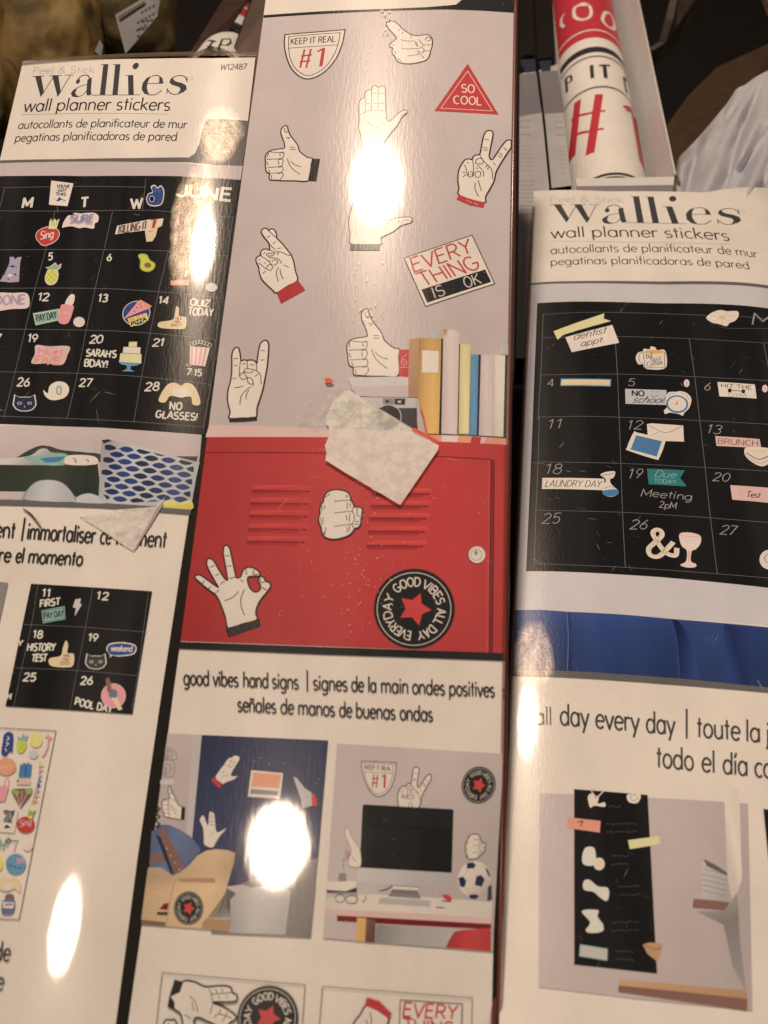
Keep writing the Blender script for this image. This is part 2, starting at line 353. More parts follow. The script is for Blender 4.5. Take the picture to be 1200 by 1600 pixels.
# ------------------------------------------------------------------ pen letters (capitals 1 high, small letters .62)
def ar(cx, cy, rx, ry, a0, a1, n=10):
    return [(cx + rx * math.cos(math.radians(a0 + (a1 - a0) * i / n)), cy + ry * math.sin(math.radians(a0 + (a1 - a0) * i / n))) for i in range(n + 1)]
XH = .62; HX = XH / 2
def O_(cx=.28): return ar(cx, HX, .22, HX, 0, 360, 18)
def arch(x0, x1): return [(x0, 0), (x0, XH)], [(x0, .30)] + ar((x0 + x1) / 2, .38, (x1 - x0) / 2, .24, 180, 0, 10) + [(x1, 0)]
G = {
 ' ': (.30, []), 'a': (.60, [O_(), [(.50, 0), (.50, XH)]]), 'b': (.60, [[(.08, 0), (.08, 1)], O_(.30)]), 'c': (.48, [ar(.28, HX, .22, HX, 48, 312, 14)]),
 'd': (.60, [O_(), [(.50, 0), (.50, 1)]]), 'e': (.54, [[(.06, .33), (.49, .33)], ar(.28, HX, .22, HX, 5, 320, 16)]),
 'f': (.34, [[(.15, 0), (.15, .82)] + ar(.27, .84, .12, .15, 180, 80, 6), [(.02, XH), (.31, XH)]]),
 'g': (.60, [O_(), [(.50, XH), (.50, -.06)] + ar(.29, -.06, .21, .22, 0, -140, 8)]), 'h': (.56, [[(.08, 0), (.08, 1)], arch(.08, .46)[1]]),
 'i': (.22, [[(.1, 0), (.1, XH)], [(.1, .80), (.1, .93)]]), 'j': (.22, [[(.1, XH), (.1, -.2), (.02, -.27)], [(.1, .80), (.1, .93)]]), 'í': (.22, [[(.1, 0), (.1, XH)], [(.07, .76), (.17, .98)]]),
 'k': (.50, [[(.08, 0), (.08, 1)], [(.42, XH), (.10, .30)], [(.18, .36), (.44, 0)]]), 'l': (.22, [[(.1, 0), (.1, 1)]]),
 'm': (.86, [arch(.08, .42)[0], arch(.08, .42)[1], arch(.42, .76)[1]]), 'n': (.56, list(arch(.08, .46))),
 'ñ': (.56, list(arch(.08, .46)) + [[(.10, .76), (.17, .85), (.25, .85), (.31, .78), (.38, .78), (.45, .87)]]),
 'o': (.56, [O_()]), 'p': (.60, [[(.08, -.28), (.08, XH)], O_(.30)]), 'q': (.60, [O_(), [(.50, -.28), (.50, XH)]]),
 'r': (.38, [[(.08, 0), (.08, XH)], [(.08, .34)] + ar(.24, .38, .16, .22, 170, 50, 7)]),
 's': (.44, [ar(.21, .455, .15, .165, 40, 250, 10) + ar(.21, .155, .16, .155, 80, -145, 10)]), 't': (.34, [[(.16, 0), (.16, .88)], [(.03, XH), (.30, XH)]]),
 'u': (.56, [[(.08, XH), (.08, .26)] + ar(.27, .24, .19, .24, 180, 360, 10) + [(.46, XH)], [(.46, XH), (.46, 0)]]),
 'v': (.50, [[(.03, XH), (.25, 0), (.47, XH)]]), 'w': (.78, [[(.03, XH), (.22, 0), (.39, XH), (.56, 0), (.75, XH)]]), 'x': (.48, [[(.04, XH), (.44, 0)], [(.44, XH), (.04, 0)]]),
 'y': (.50, [[(.03, XH), (.25, .02)], [(.47, XH), (.14, -.28)]]), 'z': (.46, [[(.05, XH), (.41, XH), (.05, 0), (.42, 0)]]),
 '|': (.50, [[(.2, -.12), (.2, 1.25)]]), '!': (.24, [[(.1, .28), (.1, 1)], [(.1, 0), (.1, .1)]]), "'": (.16, [[(.07, .75), (.07, 1)]]), '.': (.2, [[(.1, 0), (.1, .1)]]), ':': (.22, [[(.1, .1), (.1, .22)], [(.1, .5), (.1, .62)]]),
 '&': (.72, [[(.62, 0), (.16, .72)] + ar(.29, .82, .15, .17, 200, -20, 10) + [(.40, .66), (.12, .40)] + ar(.27, .22, .21, .22, 150, 300, 8) + [(.6, .46)]]),
 'A': (.66, [[(.04, 0), (.32, 1), (.60, 0)], [(.14, .33), (.50, .33)]]), 'B': (.60, [[(.08, 0), (.08, 1)], [(.08, 1), (.28, 1)] + ar(.28, .77, .20, .23, 90, -90, 8) + [(.08, .54)], [(.28, .54)] + ar(.28, .27, .23, .27, 90, -90, 8) + [(.08, 0)]]),
 'C': (.62, [ar(.33, .5, .26, .5, 52, 308, 14)]), 'D': (.64, [[(.08, 0), (.08, 1), (.25, 1)] + ar(.25, .5, .32, .5, 90, -90, 12) + [(.08, 0)]]),
 'E': (.54, [[(.46, 1), (.08, 1), (.08, 0), (.47, 0)], [(.08, .53), (.42, .53)]]), 'F': (.50, [[(.46, 1), (.08, 1), (.08, 0)], [(.08, .53), (.42, .53)]]),
 'G': (.68, [ar(.34, .5, .28, .5, 50, 345, 14) + [(.62, .46), (.38, .46)]]), 'H': (.64, [[(.08, 0), (.08, 1)], [(.56, 0), (.56, 1)], [(.08, .53), (.56, .53)]]), 'I': (.22, [[(.11, 0), (.11, 1)]]),
 'J': (.48, [[(.38, 1), (.38, .25)] + ar(.2, .22, .18, .22, 0, -160, 8)]), 'K': (.58, [[(.08, 0), (.08, 1)], [(.50, 1), (.10, .45)], [(.2, .58), (.54, 0)]]), 'L': (.48, [[(.08, 1), (.08, 0), (.45, 0)]]),
 'M': (.78, [[(.08, 0), (.10, 1), (.39, .25), (.68, 1), (.70, 0)]]), 'N': (.66, [[(.08, 0), (.08, 1), (.57, 0), (.57, 1)]]), 'O': (.68, [ar(.34, .5, .27, .5, 0, 360, 20)]),
 'P': (.56, [[(.08, 0), (.08, 1), (.28, 1)] + ar(.28, .73, .21, .27, 90, -90, 8) + [(.08, .46)]]), 'Q': (.68, [ar(.34, .5, .27, .5, 0, 360, 20), [(.40, .22), (.62, -.04)]]),
 'R': (.60, [[(.08, 0), (.08, 1), (.28, 1)] + ar(.28, .74, .21, .26, 90, -90, 8) + [(.08, .48)], [(.28, .48), (.54, 0)]]), 'S': (.56, [ar(.28, .75, .20, .25, 40, 255, 10) + ar(.28, .26, .22, .26, 80, -145, 10)]),
 'T': (.56, [[(.02, 1), (.54, 1)], [(.28, 1), (.28, 0)]]), 'U': (.62, [[(.08, 1), (.08, .27)] + ar(.31, .26, .23, .26, 180, 360, 10) + [(.54, 1)]]), 'V': (.60, [[(.03, 1), (.30, 0), (.57, 1)]]),
 'W': (.84, [[(.03, 1), (.23, 0), (.42, .85), (.61, 0), (.81, 1)]]), 'X': (.58, [[(.04, 1), (.54, 0)], [(.54, 1), (.04, 0)]]), 'Y': (.56, [[(.03, 1), (.28, .5), (.53, 1)], [(.28, .5), (.28, 0)]]), 'Z': (.54, [[(.05, 1), (.49, 1), (.05, 0), (.50, 0)]]),
 '0': (.56, [ar(.28, .5, .22, .5, 0, 360, 18)]), '1': (.40, [[(.06, .8), (.22, 1), (.22, 0)]]), '2': (.54, [ar(.27, .74, .20, .26, 170, -30, 10) + [(.06, 0), (.50, 0)]]),
 '3': (.52, [ar(.25, .76, .19, .24, 150, -80, 9) + ar(.25, .27, .21, .27, 80, -150, 10)]), '4': (.56, [[(.40, 0), (.40, 1), (.04, .30), (.52, .30)]]), '5': (.54, [[(.46, 1), (.14, 1), (.10, .58)] + ar(.26, .32, .21, .32, 110, -145, 10)]),
 '6': (.54, [[(.40, 1), (.12, .50)] + ar(.27, .29, .20, .29, 150, -205, 14)]), '7': (.50, [[(.04, 1), (.46, 1), (.16, 0)]]), '8': (.54, [ar(.27, .77, .17, .23, 0, 360, 14), ar(.27, .27, .21, .27, 0, 360, 14)]), '9': (.54, [ar(.27, .70, .20, .29, 0, 360, 14), [(.46, .62), (.20, 0)]]),
 '#': (.70, [[(.30, 1), (.12, 0)], [(.58, 1), (.40, 0)], [(.08, .66), (.66, .66)], [(.04, .33), (.62, .33)]]),
}
def glyph(c): return G.get(c, G[' '])
def text_width(s): return sum(glyph(c)[0] for c in s) or 1
# ================================================================== shared inks
I = {}
for k, c in {'white': (222, 199, 170), 'wall': (185, 160, 143), 'black': (42, 39, 36), 'soft_black': (66, 60, 55), 'pen': (52, 44, 40), 'faint_pen': (122, 104, 94),
             'red': (181, 57, 52), 'deep_red': (156, 46, 44), 'dark_red': (112, 34, 34), 'bright_red': (196, 62, 56), 'rose': (206, 162, 142), 'cream': (226, 206, 172), 'chalk': (205, 196, 180),
             'board': (33, 30, 28), 'board_line': (104, 100, 92), 'lavender': (190, 173, 163), 'grey_band': (98, 88, 78), 'tan': (180, 132, 90), 'ochre': (205, 152, 82), 'brown': (142, 98, 66), 'paleyellow': (216, 200, 124),
             'sky': (88, 132, 150), 'navy': (42, 46, 68), 'royal': (46, 66, 112), 'sofa': (40, 62, 104), 'sofa_dark': (34, 50, 90), 'cuff_grey': (112, 100, 94), 'silver': (180, 164, 148), 'grey': (134, 118, 106), 'denim': (92, 102, 122), 'plywood': (200, 160, 114), 'ply_dark': (168, 124, 82),
             'mint': (126, 160, 130), 'pink': (214, 136, 128), 'palepink': (216, 180, 164), 'lilac': (160, 138, 146), 'skin': (226, 180, 130), 'yellow': (222, 196, 84), 'green': (140, 152, 62), 'avocado': (186, 182, 60), 'orange': (220, 138, 98), 'teal': (22, 112, 106), 'sea': (52, 112, 146), 'coral': (224, 134, 104), 'wood': (128, 88, 70), 'forest': (52, 56, 42), 'paleblue': (176, 168, 156), 'lime': (206, 192, 128), 'greytext': (150, 134, 120), 'book_cream': (206, 176, 156), 'book_grey': (196, 170, 152), 'room_blue': (50, 54, 74)}.items():
    I[k] = ink('ink_' + k, c)
BOX_DARK = plain('dark_box_side', (.012, .010, .009), rough=.5, spec=.15, noise=.3)
CLEAR_EDGE = clearish('clear_sleeve_edge', (.20, .055, .042), .5, .32)  # the locker's red reflection is put into the clear plastic's colour
def solid_body(S, u0, u1, v0, v1, depth, name, mat, z0=-0.0004):
    n = 24; us = [u0 + (u1 - u0) * i / n for i in range(n + 1)]; vs, fs = [], []
    for v in (v0, v1):
        for u in us: vs.append(S.P(u, v, z0))
        for u in us: vs.append(S.O + S.d2 * u + S.d1 * v - S.n * depth)
    m = n + 1
    for i in range(n):
        fs += [[i, i + 1, 2 * m + i + 1, 2 * m + i], [m + i + 1, m + i, 3 * m + i, 3 * m + i + 1], [i + 1, i, m + i, m + i + 1], [2 * m + i, 2 * m + i + 1, 3 * m + i + 1, 3 * m + i]]
    fs += [[0, 2 * m, 3 * m, m], [n, m + n, 3 * m + n, 2 * m + n]]
    return make(name, vs, fs, mat, S.root)
def edge_roll(S, u0, v0, v1, r, name, mat, sign=1, drop=0.02, lift=.0002):
    s5, c5 = math.sin(math.radians(50)), math.cos(math.radians(50))
    prof = [(u0 + sign * r * (math.sin(math.radians(a)) + s5), lift + r * (math.cos(math.radians(a)) - c5)) for a in range(-50, 91, 10)] + [(u0 + sign * r * (1 + s5), -drop)]
    rows = [v0 + (v1 - v0) * i / 30 for i in range(31)]; vs, fs = [], []; k = len(prof)
    hb = S.h(u0)
    for j, v in enumerate(rows):
        for (u, z) in prof: vs.append(S.O + S.d2 * u + S.d1 * v + S.n * (hb + z))
    for j in range(30):
        for i in range(k - 1): fs.append([j * k + i, j * k + i + 1, j * k + k + i + 1, j * k + k + i])
    return make(name, vs, fs, mat, S.root, smooth=True)
def film_patch(S, name, c, rx, ry, fac, rough, tint, seed, sc=330):
    """A crinkled area of the clear sleeve that catches the lamps."""
    m = bpy.data.materials.new('crinkled_film'); m.use_nodes = True; nt = m.node_tree; L = nt.links.new
    for n in list(nt.nodes): nt.nodes.remove(n)
    out = nt.nodes.new('ShaderNodeOutputMaterial'); mx = nt.nodes.new('ShaderNodeMixShader'); tr = nt.nodes.new('ShaderNodeBsdfTransparent')
    gl = N(nt, 'ShaderNodeBsdfGlossy'); gl.inputs['Color'].default_value = (*tint, 1); gl.inputs['Roughness'].default_value = rough
    geo = nt.nodes.new('ShaderNodeNewGeometry'); mp = N(nt, 'ShaderNodeMapping'); mp.inputs['Location'].default_value = (seed, seed, 0); mp.inputs['Scale'].default_value = (1, .45, 1); L(geo.outputs['Position'], mp.inputs['Vector'])
    n1 = N(nt, 'ShaderNodeTexNoise', Scale=sc, Detail=6.0, Roughness=.65, Distortion=.6); L(mp.outputs[0], n1.inputs['Vector'])
    n2 = N(nt, 'ShaderNodeTexNoise', Scale=sc * .25, Detail=5.0, Roughness=.6); L(mp.outputs[0], n2.inputs['Vector'])
    bp = N(nt, 'ShaderNodeBump', Strength=1.0, Distance=.00030); L(n1.outputs[0], bp.inputs['Height']); L(bp.outputs[0], gl.inputs['Normal'])
    at = nt.nodes.new('ShaderNodeAttribute'); at.attribute_name = 'reach'
    ad = N(nt, 'ShaderNodeMath', operation='ADD'); L(at.outputs['Fac'], ad.inputs[0]); L(n2.outputs[0], ad.inputs[1])
    mr = N(nt, 'ShaderNodeMapRange'); mr.inputs[1].default_value = .72; mr.inputs[2].default_value = 1.05; mr.inputs[4].default_value = fac; L(ad.outputs[0], mr.inputs[0])
    L(mr.outputs[0], mx.inputs[0]); L(tr.outputs[0], mx.inputs[1]); L(gl.outputs[0], mx.inputs[2]); L(mx.outputs[0], out.inputs[0])
    u0, v0 = S.uv(*c); nr, ns = 14, 48; vs, nn, fs, at_ = [S.P(u0, v0, S.lift + .0001)], [S.nrm(u0)], [], [1.0]
    for i in range(1, nr + 1):
        for j in range(ns):
            a = 2 * math.pi * j / ns; u, v = u0 + rx * i / nr * math.cos(a), v0 + ry * i / nr * math.sin(a)
            vs.append(S.P(u, v, S.lift + .0001)); nn.append(S.nrm(u)); at_.append(1 - (i / nr) ** 1.6)
    for j in range(ns): fs.append([0, 1 + j, 1 + (j + 1) % ns])
    for i in range(nr - 1):
        for j in range(ns): fs.append([1 + i * ns + j, 1 + (i + 1) * ns + j, 1 + (i + 1) * ns + (j + 1) % ns, 1 + i * ns + (j + 1) % ns])
    o = make(name, vs, fs, m, S.root, None, nn); d = o.data.attributes.new('reach', 'FLOAT', 'POINT'); d.data.foreach_set('value', at_); return o
# ================================================================== middle pack
UC = -0.013
Cs = Surface((858, -3200), (-17500, 200), (600, 800), .32, lambda u: -(u - UC) ** 2 / (2 * 1.5), lambda u: -(u - UC) / 1.5)
Cs.root = tag(empty('sticker_pack', Cs.P(UC, 0, -.03)), 'clear pack of white hand sign stickers over a red locker, in the middle', 'sticker pack', 'wall sticker packs')
solid_body(Cs, -.0735, .0462, -.26, .36, .03, 'box_body', BOX_DARK)
CL = [(436, -150), (415, 0), (380, 262), (345, 520), (306, 820), (281, 1010), (266, 1120), (238, 1330), (200, 1600), (178, 1760)]
CR = [(807, -150), (804, 20), (799, 300), (796, 500), (794, 690), (790, 900), (789, 1030), (786, 1190), (778, 1330), (771, 1460), (768, 1600), (764, 1760)]
def between(pts, y0, y1):          # the stretch of an edge polyline between two heights
    def at(y):
        for (a, b) in zip(pts, pts[1:]):
            if a[1] <= y <= b[1]: t = (y - a[1]) / (b[1] - a[1]); return (a[0] + (b[0] - a[0]) * t, y)
    return [at(y0)] + [p for p in pts if y0 < p[1] < y1] + [at(y1)]
Art(Cs, 'backing_card').fill(CL + CR[::-1], I['white']).done()
z5 = Z(400, 0, 2.857)
loc = Art(Cs, 'locker_picture')
wl = between(CL, 24, 675) + [(513, 678), (667, 686), (791, 690)] + between(CR, 16, 688)[::-1] + [z5(p) for p in ((1000, 46), (850, 40), (600, 45), (300, 59))]
loc.fill(wl, I['wall'], g=((560, 60, -.02), (560, 360, .02), (560, 690, .07)))
hb = Art(Cs, 'header_stripe', T=z5).fill([(33, 68), (300, 50), (600, 39), (760, 32), (870, 23), (893, 20), (925, -6), (1156, -6), (1152, 58), (1000, 48), (850, 43), (600, 49), (300, 63), (34, 80)], I['black'])
hb.done()
loc.fill(between(CL, 682, 1002) + [(500, 1010), (789, 1021)] + between(CR, 694, 1020)[::-1] + [(683, 689), (513, 683)], I['red'], g=[((300, 850, .22), (480, 850, .04), (700, 850, -.04), (790, 850, .06)), ((560, 690, .0), (560, 850, -.03), (540, 1010, .08))])
loc.fill([(327, 664), (513, 669), (667, 678), (792, 685), (792, 695), (683, 689), (513, 683), (321, 683)], I['rose'])
for q in ([(667, 679), (690, 680), (690, 690), (683, 690)], [(760, 683), (792, 685), (792, 695), (757, 693)]): loc.fill(q, I['coral'])
loc.fill([(690, 680), (716, 681), (714, 691), (690, 690)], I['palepink'])
loc.fill([(716, 681), (737, 682), (735, 692), (714, 691)], I['orange']); loc.fill([(737, 682), (752, 683), (750, 693), (735, 692)], I['red'])
loc.line([(318, 707), (513, 708), (683, 713), (767, 718)], 1.8, I['dark_red'], smooth=False)
loc.line([(668, 678.5), (740, 681), (791, 684.5)], 1.2, I['pen'], smooth=False)
loc.line([(768, 718), (765, 1021)], 2.2, I['pen'], smooth=False); loc.line([(771.5, 719), (768.5, 1021)], 3, I['dark_red'], smooth=False)
loc.line([(764, 720), (761, 1020)], 2, I['bright_red'], smooth=False)
loc.line([(789, 697), (786, 1021)], 3.4, I['deep_red'], smooth=False)
LOC = loc.done()
z7 = Z(270, 640, 2.182)
for x0, x1, ys, sl in ((275, 478, (266, 309, 352, 397, 440), -4), (686, 886, (276, 318, 360, 405, 454), -5)):
    for i, y in enumerate(ys):
        v = Art(Cs, 'locker_vent', LOC, z7); d = sl * i
        v.fill([(x0 + d + 2, y - 9), (x1 + d - 4, y - 7), (x1 + d + 2, y + 2), (x1 + d - 4, y + 9), (x0 + d, y + 8), (x0 + d - 4, y)], I['bright_red'], g=[((x0, y, .12), (x0 + 50, y, 0), (x1, y, -.12)), ((x0, y - 9, .0), (x0, y, -.12), (x0, y + 9, .2))])
        v.line([(x0 + d - 4, y + 10), (x0 + d + 60, y + 11), (x1 + d - 12, y + 13)], 2.2, I['dark_red'])
        v.fill([(x0 + d - 8, y + 8), (x1 + d - 20, y + 10), (x1 + d - 40, y + 24), (x0 + d - 4, y + 22)], I['deep_red'], g=((x0, y + 8, .30), (x0, y + 24, -.12))); v.line([(x0 + d - 6, y + 10), (x0 + d + 60, y + 11), (x1 + d - 40, y + 12)], 1.0, I['dark_red']); v.done()
lk = Art(Cs, 'locker_lock', LOC, z7); lk.fill(ell(1036, 497, 30), I['dark_red']).fill(ell(1037, 495, 28.5), I['cream']).line(ell(1035, 495, 19), .9, I['grey'], closed=True)
lk.fill(ell(1034, 488, 9), I['silver']).line([(1034, 482), (1033, 496)], 1.6, I['pen']).done()
# ---- badge, shield, triangle, sign (each also printed small on the insets)
def badge(S, parent, T, wk=1.0, txt=True):
    b = Art(S, 'badge_print', parent, T, wk=wk)
    b.fill(ell(580, 535, 475, 470, n=48), I['black']); b.line(ell(577, 537, 432, 425, n=48), 1.1, I['chalk'], closed=True)
    b.fill([(655, 352), (667, 475), (782, 548), (672, 598), (637, 732), (555, 632), (415, 640), (478, 533), (430, 410), (555, 432)], I['bright_red'])
    def around(s, a0, a1):
        Wd = text_width(s)
        def f(x, y):
            a = math.radians(a0 + (a1 - a0) * x / Wd); r = 268 + 100 * y
            return S.uv(*T((580 + r * math.sin(a), 537 - r * math.cos(a))))
        b.glyphs(s, f, (1.9 if txt else 1.2) * wk * S.mm(*T((580, 535))), I['cream'])
    around('GOOD', -47, 14); around('VIBES', 20, 80); around('ALL', 88, 126); around('DAY', 132, 172); around('EVERY', 187, 246); around('DAY', 248, 301)
    return b.done()
badge(Cs, LOC, Z(570, 880, 7.5))
SH_OUT = [(108, 172), (440, 144), (770, 118), (757, 200), (735, 290), (680, 420), (590, 540), (480, 625), (370, 660), (280, 640), (190, 560), (135, 450), (105, 320), (100, 230)]
SH_IN = [(148, 195), (440, 170), (718, 150), (690, 290), (640, 410), (560, 520), (470, 590), (370, 625), (290, 600), (210, 530), (165, 430), (148, 320)]
def sharp(pts, k):                 # smooth outline that keeps its first k..k+1 corners sharp
    return pts[:k] + catmull(pts[k:], False)
def shield(S, parent, T, wk=1.0):
    s = Art(S, 'shield_print', parent, T, wk=wk); so = sharp(SH_OUT, 2); si = sharp(SH_IN, 2)
    s.fill(so, I['white']); s.line(so, 2.0, I['pen'], closed=True, smooth=False); s.line(si, 1.2, I['pen'], closed=True, smooth=False)
    s.line([(150, 322), (690, 285)], 1.1, I['pen']); s.text('KEEP IT REAL', (168, 282), (668, 250), (172, 218), 1.5, I['pen'])
    s.lines([[(325, 335), (275, 538)], [(395, 330), (342, 538)], [(285, 408), (408, 395)], [(270, 472), (388, 460)]], 3.0, I['red'], smooth=False)
    s.line([(536, 318), (503, 522)], 5.2, I['red']); s.line([(536, 324), (466, 360)], 3.2, I['red']); return s.done()
shield(Cs, LOC, Z(430, 30, 7.059))
t = Art(Cs, 'triangle_print', LOC, z5); t.fill([(945, 285), (1083, 512), (796, 496)], I['red']).line([(945, 318), (1055, 496), (825, 484)], .9, I['cream'], closed=True, smooth=False)
t.text('SO', (915, 412), (978, 415), (915, 377), 2.0, I['cream']).text('COOL', (879, 463), (1008, 470), (880, 428), 2.0, I['cream']).done()
def everysign(S, parent, T, wk=1.0, full=True):
    e = Art(S, 'sign_print', parent, T, wk=wk); q = [(80, 308), (830, 55), (1080, 590), (318, 840)]
    e.fill(q, I['white']).line(q, 1.5, I['pen'], closed=True, smooth=False)
    e.text('EVERY', (178, 468), (850, 238), (128, 318), 2.9, I['red']); e.text('THING', (292, 622), (945, 412), (200, 485), 2.9, I['red'])
    e.fill([(272, 655), (975, 432), (1042, 570), (335, 800)], I['black'])
    e.text('IS', (405, 752), (548, 708), (365, 640), 1.6, I['white']); e.text('OK', (755, 640), (940, 582), (712, 530), 1.6, I['white']); return e.done()
everysign(Cs, LOC, Z(620, 360, 7.059))
# ---- hands
def hand(S, parent, T, outline, cuff=None, cuffm=None, marks=(), wk=1.0, w=2.0, mw=1.3, pen='pen', fillm='cream', hole=None, extra=None, label=None):
    h = Art(S, 'hand_print', parent, T, label, wk)
    oc = catmull(outline, True); h.fill(oc, I[fillm], holes=[catmull(hole, True)] if hole else ())
    h.lines(marks, mw, I[pen]); h.line(oc, w, I[pen], closed=True, smooth=False)
    if hole: h.line(hole, w, I[pen], closed=True)
    if cuff: h.fill(cuff, I[cuffm])
    if extra: extra(h)
    return h.done()
POINT = [(150, 180), (190, 155), (245, 148), (300, 160), (370, 220), (440, 290), (520, 345), (590, 380), (670, 395), (750, 385), (840, 378), (895, 400), (930, 450), (935, 520), (925, 590), (905, 650), (890, 720), (850, 790), (780, 830), (680, 855), (560, 872), (430, 865), (350, 835), (310, 790), (300, 750), (258, 710), (245, 660), (262, 610), (210, 585), (212, 540), (265, 490), (322, 440), (290, 385), (220, 310), (158, 240)]
hand(Cs, LOC, Z(590, 20, 10.909), POINT, w=1.7, mw=1.1, marks=[[(345, 310), (390, 285)], [(410, 365), (440, 325)], [(570, 435), (572, 385)], [(390, 462), (500, 485), (630, 485)], [(410, 615), (560, 620), (740, 600), (770, 560)], [(510, 742), (620, 725), (720, 710), (790, 665)], [(690, 455), (740, 510), (790, 550), (920, 550)], [(800, 655), (890, 655)], [(640, 490), (660, 560), (690, 570)], [(660, 500), (690, 575)], [(680, 640), (700, 690), (720, 650)], [(750, 730), (790, 780)], [(815, 470), (830, 430), (890, 425), (905, 470), (840, 480)], [(770, 600), (795, 650), (770, 670)], [(345, 775), (405, 835)], [(290, 660), (315, 705)], [(260, 540), (270, 570)], [(160, 210), (200, 300)]])
THUMB = [(440, 520), (448, 480), (430, 400), (395, 310), (390, 250), (410, 200), (450, 170), (490, 178), (505, 240), (540, 320), (600, 400), (650, 470), (680, 560), (740, 620), (810, 665), (880, 683), (862, 780), (830, 1018), (600, 1028), (400, 1026), (300, 1018), (225, 1015), (205, 980), (212, 920), (165, 890), (150, 830), (148, 760), (146, 690), (150, 640), (175, 595), (235, 555), (330, 535)]
THUMB_MARKS = [[(470, 350), (540, 355)], [(490, 375), (530, 372)], [(530, 510), (610, 505)], [(530, 543), (622, 540)], [(497, 680), (510, 750), (570, 840), (690, 930)], [(540, 725), (610, 780), (705, 812)], [(205, 575), (330, 588), (430, 590)], [(165, 695), (300, 690), (410, 680)], [(180, 822), (300, 815), (410, 800)], [(210, 915), (300, 908), (400, 900)],
    [(370, 600), (420, 580), (440, 620), (410, 680)], [(340, 705), (410, 690), (425, 740), (400, 800)], [(350, 820), (405, 810), (425, 850), (400, 900)], [(340, 920), (400, 905), (425, 950), (370, 1015)], [(195, 590), (180, 660)], [(170, 730), (195, 790)], [(195, 850), (220, 900)], [(245, 940), (245, 1000)], [(455, 200), (450, 250), (480, 275), (500, 250)], [(375, 610), (378, 650)], [(352, 720), (356, 780)]]
def thumb(S, parent, T, cuffm='black', wk=1.0, w=1.9, mw=1.2, pen='pen'):
    return hand(S, parent, T, THUMB, [(880, 683), (1000, 686), (945, 1036), (812, 1030)], cuffm, THUMB_MARKS, wk, w, mw, pen)
thumb(Cs, LOC, Z(400, 180, 10))
PEACE = [(285, 1160), (270, 1050), (253, 900), (270, 760), (320, 660), (370, 600), (430, 588), (470, 595), (500, 548), (550, 523), (592, 520), (618, 420), (640, 300), (665, 205), (702, 155), (760, 145), (800, 172), (800, 240), (780, 340), (758, 450), (745, 540), (765, 595), (800, 590), (850, 520), (930, 400), (1000, 315), (1045, 293), (1085, 300), (1090, 350), (1086, 410), (1060, 450), (980, 570), (900, 700), (850, 800), (820, 930), (760, 1050), (690, 1170), (655, 1270)]
def red_cuff_marks(h):
    for x, y in ((390, 1230), (440, 1250), (500, 1270), (540, 1285)): h.line([(x, y), (x + 25, y + 25)], .8, I['palepink'])
def peace(S, parent, T, wk=1.0, w=2.3, mw=1.3, cuff=True):
    return hand(S, parent, T, PEACE, [(272, 1148), (470, 1222), (672, 1265), (655, 1348), (450, 1310), (232, 1218)] if cuff else None, 'red', [[(670, 280), (745, 295)], [(650, 405), (725, 425)], [(645, 440), (715, 462)], [(965, 410), (1020, 460)], [(900, 490), (955, 540)], [(880, 535), (940, 570)], [(805, 650), (845, 685)], [(600, 530), (640, 600), (680, 650), (750, 710), (790, 790), (795, 900)], [(480, 590), (495, 680), (500, 780), (490, 850), (450, 870), (410, 850), (390, 780), (370, 700), (345, 680)], [(550, 590), (530, 640), (590, 710), (650, 790), (660, 865)], [(540, 600), (600, 575), (650, 620), (620, 670), (570, 650)], [(440, 780), (480, 800), (475, 850)], [(420, 790), (425, 850)], [(530, 790), (520, 850), (570, 880), (610, 850), (605, 790), (560, 785), (530, 800)], [(335, 870), (385, 825)], [(330, 795), (370, 800)], [(395, 640), (425, 655)], [(570, 920), (620, 1085)], [(530, 960), (520, 1050), (575, 1175)], [(680, 715), (720, 690)], [(710, 750), (745, 715)], [(540, 720), (570, 745)]], wk, w, mw, extra=red_cuff_marks if cuff else None)
peace(Cs, LOC, Z(690, 190, 10))
PALM = [(140, 560), (120, 470), (120, 420), (120, 260), (130, 212), (165, 187), (178, 140), (200, 122), (232, 118), (240, 92), (265, 80), (290, 97), (330, 86), (355, 108), (358, 250), (365, 370), (382, 402), (420, 380), (470, 330), (510, 306), (545, 302), (548, 325), (500, 370), (460, 440), (400, 510), (330, 620), (300, 760), (150, 760)]
hand(Cs, LOC, Z(540, 120, 5.717), PALM, [(150, 755), (300, 755), (305, 800), (145, 800)], 'red', [[(232, 118), (230, 300)], [(292, 97), (290, 300)], [(175, 187), (180, 320)], [(130, 340), (230, 305), (350, 310)], [(195, 400), (240, 445)], [(340, 410), (290, 445), (250, 490)], [(495, 335), (510, 345), (540, 325)], [(240, 150), (280, 150)], [(300, 150), (345, 152)], [(190, 240), (220, 240)], [(245, 240), (285, 240)], [(300, 240), (345, 240)]], w=1.6, mw=1.0)
PALM2 = [(40, 1400), (58, 1500), (308, 1500), (318, 1440), (420, 1388), (500, 1330), (575, 1308), (600, 1280), (570, 1255), (460, 1265), (365, 1290), (350, 1230), (340, 1000), (120, 1000), (60, 1150), (28, 1300)]
hand(Cs, LOC, Z(540, 120, 5.717), PALM2, [(40, 1497), (308, 1497), (305, 1552), (38, 1552)], 'black', [[(470, 1280), (480, 1310)], [(590, 1285), (520, 1285), (505, 1315)], [(345, 1370), (360, 1320), (385, 1310)]], w=1.6, mw=1.0)
